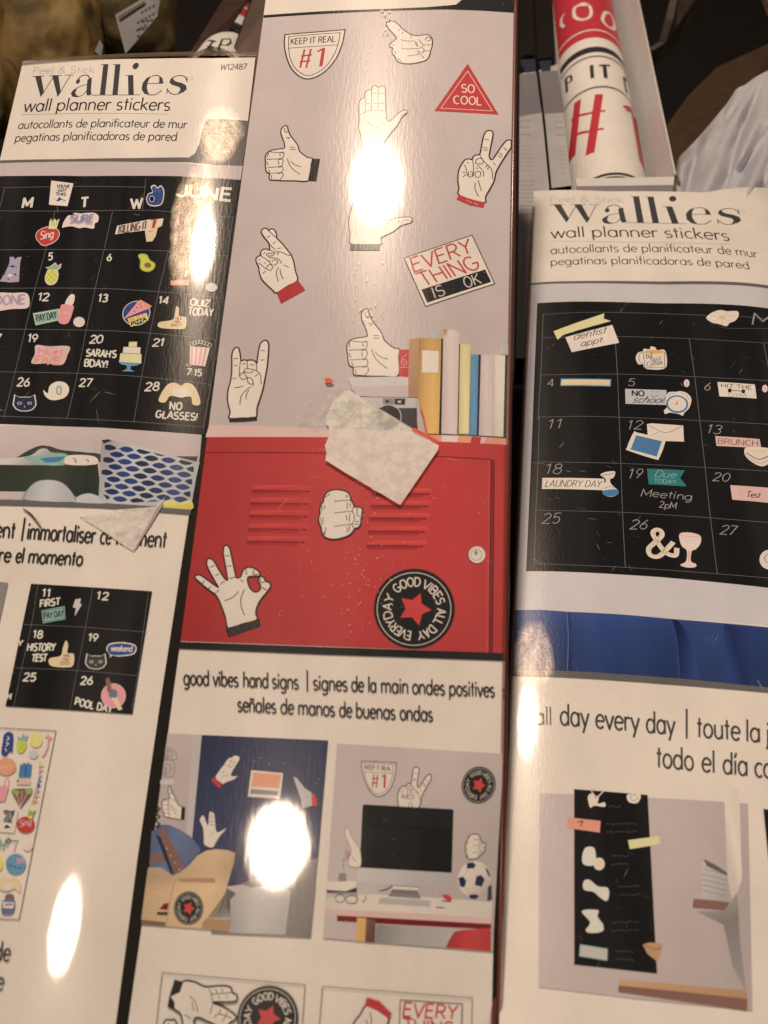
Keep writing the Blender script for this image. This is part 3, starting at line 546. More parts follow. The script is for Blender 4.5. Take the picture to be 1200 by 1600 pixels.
CROSS = [(215, 180), (260, 140), (310, 145), (345, 180), (370, 158), (410, 150), (450, 175), (480, 240), (495, 320), (600, 430), (690, 545), (745, 620), (790, 740), (820, 900), (855, 1070), (680, 1170), (485, 1290), (400, 1230), (310, 1150), (220, 1050), (175, 930), (165, 840), (125, 750), (115, 690), (145, 645), (190, 628), (200, 570), (240, 520), (300, 510), (355, 530), (355, 470), (345, 405), (270, 310), (215, 225)]
def ribs(q, n, m, w):
    def f(h):
        (a, b, c, d) = q
        for i in range(1, n):
            t = i / n; h.line([(a[0] + (b[0] - a[0]) * t, a[1] + (b[1] - a[1]) * t), (d[0] + (c[0] - d[0]) * t, d[1] + (c[1] - d[1]) * t)], w, I[m])
    return f
CQ = [(485, 1290), (865, 1070), (995, 1240), (560, 1480)]
hand(Cs, LOC, Z(390, 345, 11.43), CROSS, CQ, 'deep_red', [[(310, 310), (370, 270)], [(415, 415), (470, 380)], [(500, 505), (565, 490)], [(345, 185), (430, 270), (495, 320)], [(345, 405), (400, 470), (470, 530)], [(480, 555), (580, 570), (660, 610), (740, 635)], [(355, 530), (430, 560), (460, 580), (420, 625), (350, 635), (310, 620), (320, 595), (440, 585)], [(200, 570), (215, 640), (290, 690), (380, 770), (400, 800)], [(330, 650), (430, 670), (520, 690), (570, 770)], [(165, 760), (240, 820), (310, 870), (370, 890), (410, 850), (390, 790), (330, 800), (310, 850)], [(400, 740), (430, 705), (490, 715), (500, 760), (450, 800), (420, 790)], [(235, 950), (285, 905)], [(610, 795), (705, 840)], [(520, 830), (480, 930), (515, 1095)], [(545, 870), (560, 960), (600, 1045)], [(160, 720), (185, 690)], [(250, 600), (280, 565)], [(265, 770), (290, 750)], [(500, 620), (515, 565)], [(350, 720), (375, 705)]], extra=ribs(CQ, 12, 'bright_red', 1.0))
HORNS = [(200, 1430), (210, 1330), (180, 1200), (165, 1080), (180, 950), (215, 820), (235, 680), (240, 500), (240, 380), (265, 290), (320, 248), (360, 275), (380, 370), (395, 470), (440, 458), (495, 465), (530, 460), (580, 460), (630, 480), (655, 510), (670, 400), (690, 280), (720, 180), (790, 130), (840, 155), (855, 230), (845, 400), (830, 560), (800, 730), (770, 890), (740, 1010), (700, 1130), (660, 1260), (635, 1420), (420, 1425)]
hand(Cs, LOC, Z(340, 520, 10.67), HORNS, [(205, 1428), (420, 1420), (660, 1400), (655, 1465), (430, 1485), (195, 1490)], 'pen', [[(265, 437), (345, 435)], [(280, 545), (335, 552)], [(250, 770), (315, 768)], [(725, 302), (790, 300)], [(720, 460), (785, 458)], [(385, 480), (370, 580), (365, 700), (385, 760), (430, 785), (485, 760)], [(495, 470), (497, 605)], [(655, 510), (650, 640)], [(440, 670), (450, 620), (500, 605), (600, 620), (680, 660), (720, 740), (728, 860)], [(455, 650), (510, 675), (570, 660), (590, 630)], [(440, 660), (470, 720), (500, 750), (560, 765), (595, 820), (595, 900)], [(495, 755), (505, 820), (550, 865), (590, 850)], [(395, 720), (390, 680), (430, 670), (450, 690)], [(620, 740), (675, 690)], [(280, 920), (350, 915), (430, 890)], [(555, 905), (450, 990), (390, 1080), (375, 1205)], [(525, 965), (485, 1030), (475, 1115)], [(415, 525), (470, 520)], [(540, 540), (610, 540)]], w=2.3, mw=1.3)
TH2 = affine([(440, 520), (880, 683), (225, 1015)], [(398, 475), (868, 660), (225, 1030)])
z_t2 = Z(530, 475, 9.231)
hand(Cs, LOC, lambda p: z_t2(TH2(p)), THUMB, [(872, 684), (1012, 686), (985, 1058), (835, 1054)], 'red', THUMB_MARKS, w=1.9, mw=1.2, label='thumbs up hand print with a red cuff', extra=lambda h: (h.line(ell(930, 850, 38), .7, I['palepink'], closed=True), h.line([(930, 830), (930, 870)], .7, I['palepink']), h.line([(862, 910), (985, 915)], .7, I['palepink']), h.line([(900, 800), (985, 740)], .6, I['palepink'])))
OKH = [(120, 500), (150, 470), (200, 480), (300, 550), (410, 625), (370, 550), (310, 440), (270, 350), (270, 290), (300, 265), (350, 290), (410, 390), (480, 500), (525, 535), (515, 440), (490, 300), (475, 200), (480, 125), (510, 100), (550, 130), (575, 230), (600, 350), (635, 495), (680, 500), (700, 470), (730, 400), (780, 375), (850, 382), (910, 420), (930, 455), (925, 490), (950, 488), (985, 510), (1000, 545), (1050, 570), (1065, 610), (1020, 680), (940, 780), (890, 880), (880, 960), (890, 1030), (700, 1085), (540, 1140), (500, 1000), (440, 830), (380, 720), (300, 660), (200, 580)]
OKQ = [(505, 1135), (925, 1020), (935, 1105), (540, 1240)]
def okhand(S, parent, T, wk=1.0, w=2.2, cm='black'):
    return hand(S, parent, T, OKH, OKQ, cm, [[(500, 230), (550, 228)], [(520, 360), (575, 355)], [(550, 515), (635, 495)], [(310, 375), (360, 350)], [(375, 480), (420, 455)], [(435, 590), (490, 545)], [(210, 575), (245, 540)], [(290, 640), (325, 610)], [(375, 695), (420, 655)], [(685, 530), (725, 555)], [(760, 390), (755, 430), (770, 465)], [(860, 400), (845, 440), (850, 462), (910, 462)], [(925, 490), (940, 550), (970, 565), (1000, 545)], [(955, 625), (1015, 660)], [(665, 675), (590, 750), (490, 793)], [(740, 650), (695, 760), (700, 870), (740, 970)]], wk, w, 1.4, hole=[(780, 500), (850, 485), (915, 490), (910, 540), (935, 590), (935, 650), (880, 685), (820, 650), (785, 580)], extra=ribs(OKQ, 13, 'grey_band', .8))
okhand(Cs, LOC, Z(290, 840, 8))
FIST = [(285, 320), (320, 240), (400, 185), (500, 170), (620, 185), (700, 225), (740, 290), (745, 350), (785, 400), (800, 460), (850, 465), (900, 468), (940, 500), (935, 580), (920, 680), (910, 760), (870, 815), (815, 830), (790, 870), (730, 935), (620, 985), (480, 1015), (370, 1005), (290, 965), (250, 900), (240, 820), (205, 730), (195, 660), (220, 570), (215, 490), (240, 420), (275, 380)]
def fist(S, parent, T, wk=1.0, w=2.3, mw=1.2):
    return hand(S, parent, T, FIST, marks=[[(460, 370), (600, 355), (740, 345)], [(465, 570), (620, 550), (770, 535)], [(465, 795), (620, 775), (770, 755)], [(800, 460), (770, 530), (800, 600), (805, 680), (770, 755), (800, 830)], [(870, 480), (850, 540), (860, 610), (900, 625)], [(815, 710), (890, 715)], [(805, 755), (880, 760)], [(680, 385), (685, 500)], [(735, 400), (740, 480)], [(665, 600), (680, 690)], [(735, 570), (715, 720)], [(685, 810), (685, 905)], [(730, 780), (715, 885)], [(660, 260), (665, 310)], [(695, 265), (700, 305)], [(310, 300), (390, 240)], [(290, 500), (300, 440)], [(245, 440), (255, 520)], [(225, 650), (265, 770)], [(270, 640), (280, 720)], [(280, 880), (295, 940), (325, 810)]], wk=wk, w=w, mw=mw)
fist(Cs, LOC, Z(480, 750, 10.909))
# ---- books and camera standing on the locker in the printed picture
zb = Z(580, 500, 5.217)
def pane(name, T, shapes, parent, S=Cs, label=None):
    a = Art(S, name, parent, T, label)
    for s in shapes: a.fill(s[0], I[s[1]], g=s[2] if len(s) > 2 else None)
    return a.done()
pane('book_print', zb, [([(485, 95), (610, 80), (612, 155), (485, 158)], 'silver', ((485, 100, 0), (610, 100, .15)))], LOC)
pane('book_print', zb, [([(310, 160), (390, 150), (385, 632), (300, 632)], 'tan', ((300, 160, .06), (388, 632, .22))), ([(390, 150), (572, 155), (552, 930), (462, 930), (380, 632), (382, 400)], 'ochre', [((386, 400, .34), (440, 400, .08), (500, 400, -.06), (566, 400, .10)), ((470, 150, .16), (470, 420, .03), (480, 930, -.12))]), ([(412, 245), (556, 252), (550, 438), (408, 436)], 'ply_dark'), ([(416, 249), (552, 256), (547, 434), (412, 432)], 'cream'), ([(572, 155), (586, 155), (570, 930), (552, 930)], 'pen')], LOC, label='ochre ring binder with a cream spine label')
pane('book_print', zb, [([(588, 80), (690, 84), (722, 110), (716, 560), (700, 935), (572, 930)], 'book_cream', [((584, 500, .16), (650, 500, -.04), (712, 500, .10)), ((650, 80, -.02), (650, 600, .06), (640, 930, .0))]), ([(588, 80), (625, 78), (612, 130), (590, 135)], 'tan', ((590, 80, .2), (620, 120, -.2)))], LOC)
pane('book_print', zb, [([(716, 198), (724, 198), (710, 935), (702, 935)], 'pen'), ([(724, 198), (812, 205), (808, 285), (795, 930), (712, 930)], 'paleyellow', [((716, 500, .22), (760, 500, -.03), (806, 500, .08)), ((760, 200, .06), (760, 930, -.04))])], LOC, label='pale yellow book')
pane('book_print', zb, [([(812, 283), (875, 285), (860, 942), (795, 935)], 'sky', ((800, 600, .12), (830, 600, -.06), (868, 600, .10))), ([(875, 285), (893, 286), (875, 945), (860, 942)], 'navy')], LOC, label='blue book')
pane('book_print', zb, [([(895, 286), (1000, 284), (992, 950), (878, 945)], 'book_grey', ((885, 600, .12), (940, 600, -.08), (996, 600, .06))), ([(958, 290), (964, 290), (956, 948), (950, 948)], 'rose')], LOC)
pane('book_print', zb, [([(1002, 286), (1092, 290), (1076, 955), (995, 950)], 'white', ((1000, 600, .16), (1030, 600, .04), (1085, 600, .06))), ([(1092, 292), (1110, 292), (1098, 958), (1076, 955)], 'soft_black'), ([(1050, 206), (1118, 208), (1118, 288), (1050, 284)], 'silver', ((1050, 240, -.05), (1118, 240, .15)))], LOC, label='white book with a dark shadow gap')
zt = Z(480, 570, 5.4545)
cm = Art(Cs, 'camera_print', LOC, zt)
cm.fill([(340, 112), (800, 105), (862, 110), (862, 280), (560, 276), (420, 265)], I['tan' if False else 'lavender']).fill([(360, 190), (862, 180), (862, 278), (430, 270)], I['rose' if False else 'wall'])
cm.fill([(455, 278), (640, 282), (930, 286), (925, 372), (600, 372), (520, 325)], I['silver']).fill([(600, 370), (935, 374), (935, 548), (890, 545)], I['soft_black'])
cm.fill([(645, 288), (840, 291), (835, 347), (645, 342)], I['grey']).fill([(748, 293), (835, 294), (830, 344), (748, 340)], I['black']).fill([(668, 303), (698, 303), (698, 328), (668, 328)], I['black']).fill([(772, 308), (802, 309), (800, 330), (772, 328)], I['silver'])
cm.fill(ell(690, 448, 100), I['black']).line(ell(695, 448, 106, a0=-70, a1=20), 1.3, I['silver']).line([(925, 374), (937, 548)], 1.2, I['pen']).done()
# ---- caption band and writing
bd = Art(Cs, 'caption_stripe').fill(between(CL, 1003, 1014)[:1] + [(500, 1011), (789, 1021), (789, 1033), (500, 1023), (279, 1014)], I['black']); bd.done()
z8 = Z(200, 1000, 1.967)
cp = Art(Cs, 'caption_lettering', T=z8)
cp.words([('good', 172, 250), ('vibes', 262, 340), ('hand', 355, 432), ('signs', 444, 525), ('|', 546, 560), ('signes', 570, 675), ('de', 687, 725), ('la', 738, 764), ('main', 778, 862), ('ondes', 874, 974), ('positives', 987, 1127)], (171, 137), (1130, 175), (0, -47), 2.5, I['pen'])
cp.words([('señales', 338, 456), ('de', 470, 510), ('manos', 524, 636), ('de', 650, 689), ('buenas', 701, 822), ('ondas', 836, 937)], (338, 219), (938, 250), (0, -47), 2.5, I['pen'])
cp.lines([[(1150, 148), (1158, 160)], [(1158, 148), (1150, 160)], [(1152, 168), (1160, 180)], [(1158, 166), (1152, 180)]], 1.2, I['pen']); cp.done()
# ---- first inset: bedroom
i1 = Z(210, 1140, 7.059); i2 = Z(210, 1280, 7.059)
p1 = Art(Cs, 'room_picture')
p1.fill(between(CL, 1146, 1444) + [(486, 1465), (513, 1157)], I['wall'], g=((260, 1150, .02), (280, 1330, .18)))
p1.fill([(302, 1148), (317, 1148.5), (299, 1330), (290, 1330)], I['silver'])
p1.fill([(316, 1148.5), (513, 1157), (499, 1320), (488, 1440), (420, 1440), (330, 1400), (299, 1328)], I['room_blue'], g=[((310, 1240, .02), (420, 1240, -.18), (505, 1250, -.05)), ((400, 1150, .16), (400, 1300, -.15), (400, 1400, .1))])
p1.fill([(355, 1388), (497, 1340), (486, 1465), (330, 1458)], I['grey'], g=((380, 1380, .25), (480, 1460, -.05)))
P1 = p1.done()
bl = Art(Cs, 'cushion_print', P1, i2, label='blue denim cushions with a brown studded strap'); bl.fill([(195, 130), (230, 120), (300, 60), (380, 60), (500, 110), (640, 200), (740, 340), (640, 480), (540, 560), (430, 620), (340, 560), (290, 530), (170, 530)], I['denim'], g=((250, 250, .22), (460, 180, -.12), (660, 420, .20)))
bl.fill([(300, 90), (330, 90), (440, 300), (560, 540), (500, 590), (440, 610), (340, 330), (290, 200)], I['wood']).fill([(180, 390), (350, 380), (350, 460), (170, 480)], I['wood']).fill([(240, 170), (290, 190), (350, 340), (440, 600), (410, 610), (340, 430)], I['navy'])
for x, y in ((360, 320), (405, 402), (455, 480), (502, 556)): bl.fill(ell(x, y, 10, n=8), I['silver'])
bl.done()
dr = Art(Cs, 'wall_sketch', P1, i1); dr.lines([[(345, 210), (410, 215), (460, 260), (465, 330), (320, 325)], [(340, 240), (400, 240), (420, 290), (330, 300)], [(330, 340), (420, 340), (450, 420), (420, 520), (310, 510)], [(320, 380), (390, 390), (400, 460), (310, 470)], [(320, 430), (370, 430)], [(310, 490), (360, 490)], [(340, 215), (345, 320)], [(375, 220), (370, 320)], [(350, 400), (350, 510)]], .9, I['faint_pen']); dr.fill([(290, 560), (440, 545), (445, 600), (290, 605)], I['lavender'])
dr.lines([[(265, 850), (285, 880), (240, 920), (285, 960), (238, 1000), (282, 1040), (240, 1080)], [(255, 870), (268, 920)], [(245, 1090), (290, 1050)]], 2.2, I['pen'], smooth=False); dr.done()
ch = Art(Cs, 'chair_print', P1, i2, label='plywood chair shell')
ch.fill([(155, 535), (330, 545), (370, 610), (440, 625), (520, 590), (600, 520), (700, 400), (800, 345), (900, 330), (1040, 340), (1115, 370), (1100, 480), (1000, 830), (940, 1020), (770, 1120), (740, 1200), (350, 1180), (80, 1110)], I['plywood'], g=[((150, 600, .16), (500, 700, -.02), (900, 500, -.08), (1050, 700, .10)), ((600, 350, .02), (600, 620, .14), (600, 760, -.08), (600, 1180, .04))])
ch.line([(880, 655), (700, 650), (500, 655), (450, 690), (420, 800), (350, 1180)], 1.2, I['ply_dark']).fill([(500, 658), (890, 655), (900, 700), (500, 690)], I['ply_dark']).fill([(85, 1105), (350, 1135), (345, 1182), (80, 1160)], I['wood'])
ch.fill([(280, 990), (330, 930), (385, 920), (370, 1000)], I['dark_red']).fill([(255, 1020), (375, 1020), (365, 1060), (255, 1055)], I['soft_black']).fill([(800, 1090), (1055, 1105), (1050, 1240), (740, 1200), (760, 1130)], I['ply_dark']).done()
st = Art(Cs, 'striped_cloth', P1, i2)
st.fill([(1020, 740), (1200, 720), (1320, 760), (1100, 870), (1060, 1105), (800, 1090), (950, 1030), (990, 880)], I['wall'])
for k in range(12): st.line([(1030 + 10 * k, 760 + 6 * k), (985 + 11 * k - k * k * .3, 860 + 8 * k), (820 + 22 * k, 1085)], 1.3, I['soft_black'])
st.done()
pane('pillow_print', ID, [([(361, 1440), (360, 1405), (378, 1388), (420, 1383), (455, 1392), (452, 1460), (358, 1457)], 'silver', [((362, 1420, .18), (400, 1420, -.10), (452, 1425, .08)), ((400, 1384, -.05), (400, 1458, .10))]), ([(455, 1390), (494, 1380), (486, 1465), (446, 1461)], 'grey', ((450, 1390, .0), (486, 1465, .2)))], P1)
badge(Cs, P1, lambda p, f=affine([(580, 65), (1055, 535), (580, 1005)], [(605, 795), (765, 980), (600, 1165)]): i2(f(p)), wk=.45, txt=False)
thumb(Cs, P1, lambda p, f=affine([(440, 520), (880, 683), (225, 1015)], [(393, 765), (530, 850), (335, 960)]): i1(f(p)), 'black', wk=.62, mw=1.0)
VPALM = [(900, 530), (930, 470), (990, 390), (1040, 320), (1080, 310), (1100, 290), (1140, 290), (1165, 320), (1120, 400), (1070, 490), (1090, 515), (1140, 515), (1100, 550), (1020, 580), (965, 600)]
hand(Cs, P1, i1, VPALM, [(880, 525), (975, 595), (940, 650), (848, 560)], 'red', [[(1000, 390), (1080, 420)], [(1040, 330), (1110, 370)], [(970, 520), (1040, 500)], [(990, 445), (985, 480)], [(1080, 330), (1040, 410)], [(1120, 330), (1075, 420)]], w=.5, mw=.7, pen='faint_pen')
SPOCK = [(780, 1270), (770, 1200), (765, 1100), (735, 1020), (725, 1000), (750, 950), (775, 960), (810, 1050), (822, 1030), (830, 920), (850, 905), (885, 930), (895, 1020), (905, 1110), (930, 1130), (1000, 1095), (1020, 1090), (950, 1170), (900, 1250), (865, 1300)]
hand(Cs, P1, i1, SPOCK, None, None, [[(835, 960), (885, 965)], [(830, 1010), (890, 1015)], [(835, 1050), (890, 1055)], [(750, 1020), (785, 1000)], [(840, 1170), (880, 1130)], [(855, 920), (855, 1050)]], w=.4, mw=.7, pen='faint_pen')
pane('poster_print', Z(380, 1180, 5.333), [([(70, 125), (335, 150), (310, 365), (42, 345)], 'white'), ([(85, 142), (320, 162), (300, 275), (68, 262)], 'orange'), ([(68, 280), (295, 300), (290, 335), (60, 322)], 'grey')], P1)
pane('hand_print', Z(380, 1180, 5.333), [([(420, 180), (450, 190), (520, 280), (570, 310), (580, 420), (500, 440), (470, 330)], 'silver'), ([(572, 318), (600, 325), (622, 420), (575, 425)], 'bright_red')], P1)
# ---- second inset: desk
i3 = Z(500, 1160, 4.138); i4 = Z(500, 1340, 4.138)
p2 = Art(Cs, 'desk_picture')
p2.fill([(527, 1162)] + between(CR, 1178, 1486) + [(505, 1465)], I['wall'], g=((520, 1180, .02), (640, 1250, -.03), (780, 1400, .16)))
p2.fill([i4(p) for p in ((50, 260), (300, 235), (700, 255), (1115, 285), (1108, 390), (650, 360), (30, 330))], I['white'], g=(i4((60, 300)) + (.10,), i4((500, 320)) + (.0,), i4((1100, 340)) + (.14,))).fill([i4(p) for p in ((30, 330), (650, 362), (1108, 390), (1106, 425), (650, 400), (115, 372), (28, 360))], I['rose'])
p2.fill([i4(p) for p in ((112, 372), (650, 402), (1106, 428), (1106, 462), (650, 440), (112, 410))], I['dark_red'])
p2.fill([i4(p) for p in ((240, 385), (300, 390), (292, 540), (232, 538))], I['ochre']).fill([i4(p) for p in ((300, 395), (362, 400), (354, 548), (292, 542))], I['wood'], g=(i4((300, 400)) + (.0,), i4((360, 440)) + (.4,))).fill([i4(p) for p in ((365, 430), (870, 462), (815, 580), (356, 545))], I['silver'], g=(i4((380, 440)) + (.5,), i4((560, 500)) + (.22,), i4((860, 560)) + (.1,)))
P2 = p2.done()
mo = Art(Cs, 'monitor_print', P2, i3)
mo.fill([(285, 400), (860, 432), (848, 935), (240, 900)], I['silver'], g=((260, 850, -.10), (850, 900, .10))).fill(ell(292, 414, 12, n=12), I['black']).fill([(285, 401), (855, 432), (863, 440), (852, 842), (262, 808), (258, 795), (276, 412)], I['black'], g=((300, 420, -.2), (560, 620, .1), (850, 830, .25)))
mo.T = i4; mo.fill([(480, 175), (640, 188), (632, 210), (470, 200)], I['white']).fill([(470, 203), (632, 213), (655, 265), (440, 250)], I['grey'], g=((550, 200, .35), (550, 260, -.05))).line([(385, 214), (430, 205), (468, 180)], 1.8, I['pen']).line([(480, 180), (640, 190)], .9, I['pen']).done()
kb = Art(Cs, 'keyboard_print', P2, i4); kb.fill([(390, 255), (715, 275), (712, 318), (375, 296)], I['silver'])
for k in range(4): kb.line([(388 - k * 4, 262 + k * 10), (712, 281 + k * 10)], .6, I['greytext'])
for k in range(14): kb.line([(400 + 23 * k, 257 + 1.3 * k), (388 + 23 * k, 296 + 1.5 * k)], .6, I['wall'])
kb.done()
gl = Art(Cs, 'glasses_print', P2, i4); gl.line(ell(130, 262, 30, 26), 1.0, I['pen'], closed=True).line(ell(205, 270, 38, 26), 1.1, I['pen'], closed=True).line([(240, 235), (235, 290), (195, 296)], 1.1, I['pen']).line([(298, 240), (292, 275), (272, 284)], 1.2, I['pen']).line([(160, 250), (170, 246)], 1, I['pen']).done()
pane('stapler_print', i4, [([(790, 235), (830, 238), (855, 262), (845, 288), (800, 262)], 'bright_red'), ([(788, 272), (840, 280), (840, 286), (786, 280)], 'soft_black')], P2)
cu = Art(Cs, 'pencil_cup', P2, i4); cu.fill([(48, 155), (235, 150), (232, 195), (170, 215), (45, 205)], I['cream']).fill([(45, 208), (170, 216), (238, 190), (240, 225), (45, 222)], I['navy']).fill([(125, 100), (170, 100), (172, 152), (118, 150)], I['grey']).line([(45, 226), (240, 236)], .9, I['pen'])
cu.lines([[(150, 0), (158, 100)], [(170, -60), (150, 60)], [(215, -70), (165, 20)]], .9, I['grey']).lines([[(175, -55), (180, 0)], [(210, -75), (175, 10)]], 1.3, I['red']).done(); cu = Art(Cs, 'pen_print', P2, i4); cu.line([(750, 318), (805, 324)], 1.3, I['pen']).done()
ba = Art(Cs, 'ball_print', P2, i4); ba.fill(ell(1000, 140, 108, 118), I['white'], g=((930, 60, .0), (1000, 140, .08), (1080, 240, .45)))
for q in ([(950, 35), (985, 28), (1008, 45), (995, 68), (948, 70)], [(895, 130), (925, 120), (945, 150), (935, 192), (905, 185)], [(1010, 120), (1040, 110), (1065, 140), (1045, 188), (1000, 175)], [(1062, 55), (1090, 85), (1104, 130), (1085, 110)], [(965, 238), (1010, 235), (1028, 250), (1000, 268), (965, 260)]): ba.fill(q, I['navy'])
ba.fill([(1085, 190), (1108, 170), (1112, 270), (1080, 280)], I['soft_black']); ba.lines([[(1008, 50), (1060, 60)], [(1030, 110), (1020, 65)], [(945, 150), (1002, 150)], [(960, 70), (930, 120)], [(935, 190), (975, 238)], [(1045, 190), (1020, 240)]], .7, I['silver']).done()
ce = Art(Cs, 'chair_print', P2, i4, label='red chair back'); ce.fill([(812, 580), (840, 520), (870, 478), (920, 465), (1090, 455), (1106, 475), (1104, 604)], I['red'], g=((830, 560, .25), (960, 480, -.10), (1100, 600, .12))).line([(885, 475), (1000, 462), (1095, 455)], 1.0, I['bright_red']).done()
shield(Cs, P2, lambda p, f=affine([(108, 172), (770, 118), (370, 660)], [(270, 122), (492, 132), (378, 350)]): i3(f(p)), wk=.62)
peace(Cs, P2, lambda p, f=affine([(760, 145), (1085, 300), (270, 1050)], [(628, 160), (716, 210), (508, 412)]): i3(f(p)), wk=.6, cuff=False)
badge(Cs, P2, lambda p, f=affine([(580, 65), (1055, 535), (580, 1005)], [(1030, 157), (1135, 275), (1020, 395)]): i3(f(p)), wk=.5, txt=False)
fist(Cs, P2, lambda p, f=affine([(500, 170), (940, 500), (370, 1005)], [(995, 592), (1070, 655), (965, 752)]): i3(f(p)), wk=.55)
hand(Cs, P2, i3, [(190, 750), (200, 690), (165, 600), (168, 560), (185, 552), (200, 600), (240, 660), (262, 700), (262, 800), (190, 795)], None, None, [[(190, 710), (235, 775)]], w=.7, mw=.7, pen='faint_pen')
# the monitor again in front of the sticker behind it
pane('monitor_top', i3, [([(285, 401), (858, 433), (854, 560), (276, 530)], 'black')], P2)
# ---- sticker sheets at the foot of the card
l1 = Z(230, 1500, 4.444); l2 = Z(490, 1520, 4.138)
s1 = Art(Cs, 'sheet_picture', T=l1); s1.line([(40, 700), (108, 85), (1098, 170), (1062, 700)], .9, I['pen'], smooth=False); S1 = s1.done()
VUL = [(245, 150), (320, 145), (400, 180), (450, 180), (540, 175), (585, 190), (595, 222), (625, 240), (625, 275), (590, 287), (460, 290), (540, 325), (615, 380), (612, 410), (580, 430), (540, 470), (420, 420), (360, 395), (330, 410), (325, 460), (250, 560), (250, 450), (235, 370), (190, 335), (180, 290), (165, 250)]
hand(Cs, S1, l1, VUL, [(195, 132), (255, 150), (232, 220), (168, 250), (195, 290), (195, 345), (145, 320), (160, 245)], 'black', [[(435, 195), (450, 240), (455, 285)], [(480, 200), (490, 222)], [(520, 195), (530, 220)], [(450, 235), (595, 222)], [(500, 245), (505, 265)], [(555, 240), (560, 262)], [(460, 305), (440, 370)], [(515, 340), (500, 370)], [(560, 360), (530, 420)], [(470, 400), (500, 370), (590, 400)], [(300, 245), (340, 290), (355, 360)], [(315, 285), (330, 350)], [(265, 375), (310, 405)]], w=2.6, mw=1.2, fillm='white')
badge(Cs, S1, lambda p, f=affine([(580, 65), (1055, 535), (580, 1005)], [(850, 175), (1052, 400), (830, 620)]): l1(f(p)), wk=.85)
hand(Cs, S1, l1, [(120, 440), (140, 410), (175, 415), (190, 408), (210, 440), (220, 520), (120, 520)], None, None, [[(150, 430), (160, 460)]], w=2.4, fillm='white')
s2 = Art(Cs, 'sheet_picture', T=l2); s2.line([(25, 480), (60, 85), (1025, 158), (1018, 480)], .9, I['pen'], smooth=False); S2 = s2.done()
hand(Cs, S2, l2, [(345, 205), (420, 235), (485, 290), (475, 360), (520, 480), (200, 480), (260, 325), (300, 270)], [(345, 155), (425, 180), (508, 262), (485, 292), (410, 240), (332, 207)], 'red', [[(365, 255), (375, 300), (370, 340)], [(340, 300), (355, 345)]], w=2.6, fillm='white')
everysign(Cs, S2, lambda p, f=affine([(80, 308), (830, 55), (318, 840)], [(562, 172), (960, 198), (548, 500)]): l2(f(p)), wk=1.0)
edge_roll(Cs, .0462, -.26, .36, .0013, 'clear_sleeve', CLEAR_EDGE)

# pale flecks along the middle pack's film seam, its glints painted on
sc = Art(Cs, 'seam_glint_flecks'); SCM = plain('film_glint_fleck', (.80, .72, .62), rough=.25, spec=.6)
for (x0, x1, y0, y1, n, s) in ((594, 610, 14, 62, 26, 1.5), (560, 600, 60, 130, 10, .9), (545, 600, 395, 540, 34, 1.0), (558, 592, 470, 520, 14, 1.5),  (540, 600, 730, 1000, 60, .9), (420, 640, 860, 960, 40, .7), (380, 560, 1130, 1230, 24, .8), (400, 560, 1400, 1520, 24, .8), (560, 760, 760, 860, 14, .6), (640, 780, 420, 470, 10, .6)):
    for _ in range(n):
        x, y, l, t = random.uniform(x0, x1), random.uniform(y0, y1), random.uniform(.5, 3.0) * s, random.choice((0, 0, .3, 1.2, 1.5, 1.7, 2.6))
        sc.line([(x, y), (x + l * math.cos(t) * 1.4, y + l * math.sin(t) * 1.4)], random.uniform(.35, 1.0) * s, SCM, smooth=False)
tag(sc.done(), kind='stuff')
# ================================================================== left pack
UL = -0.050; RL = 0.275
Ls = Surface((738, -2600), (-11700, 122), (250, 800), .335, lambda u: -(u - UL) ** 2 / 2.0, lambda u: -(u - UL) / RL)   # the card bows a little, the film over it more
Ls.root = tag(empty('sticker_pack', Ls.P(UL, 0, -.03)), 'clear pack of planner stickers showing a June chalkboard calendar and blue patterned cushion', 'sticker pack', 'wall sticker packs')
LE = [(399, 90), (380, 252), (363, 350), (344, 520), (318, 665), (293, 820), (250, 1100), (215, 1340), (181, 1600), (160, 1760)]
uL = max(Ls.uv(*p)[0] for p in LE) + .0005
uL0 = Ls.uv(36, 96)[0]; vL1 = Ls.uv(200, 92)[1]
solid_body(Ls, uL0 + .0006, uL - .0004, -.27, vL1 - .0004, .034, 'box_body', BOX_DARK)
Art(Ls, 'backing_card').fill([(36, 96), (110, 94), (220, 92), (330, 91)] + LE + [(-330, 1760), (-290, 1600), (-200, 1100)], I['white']).done()
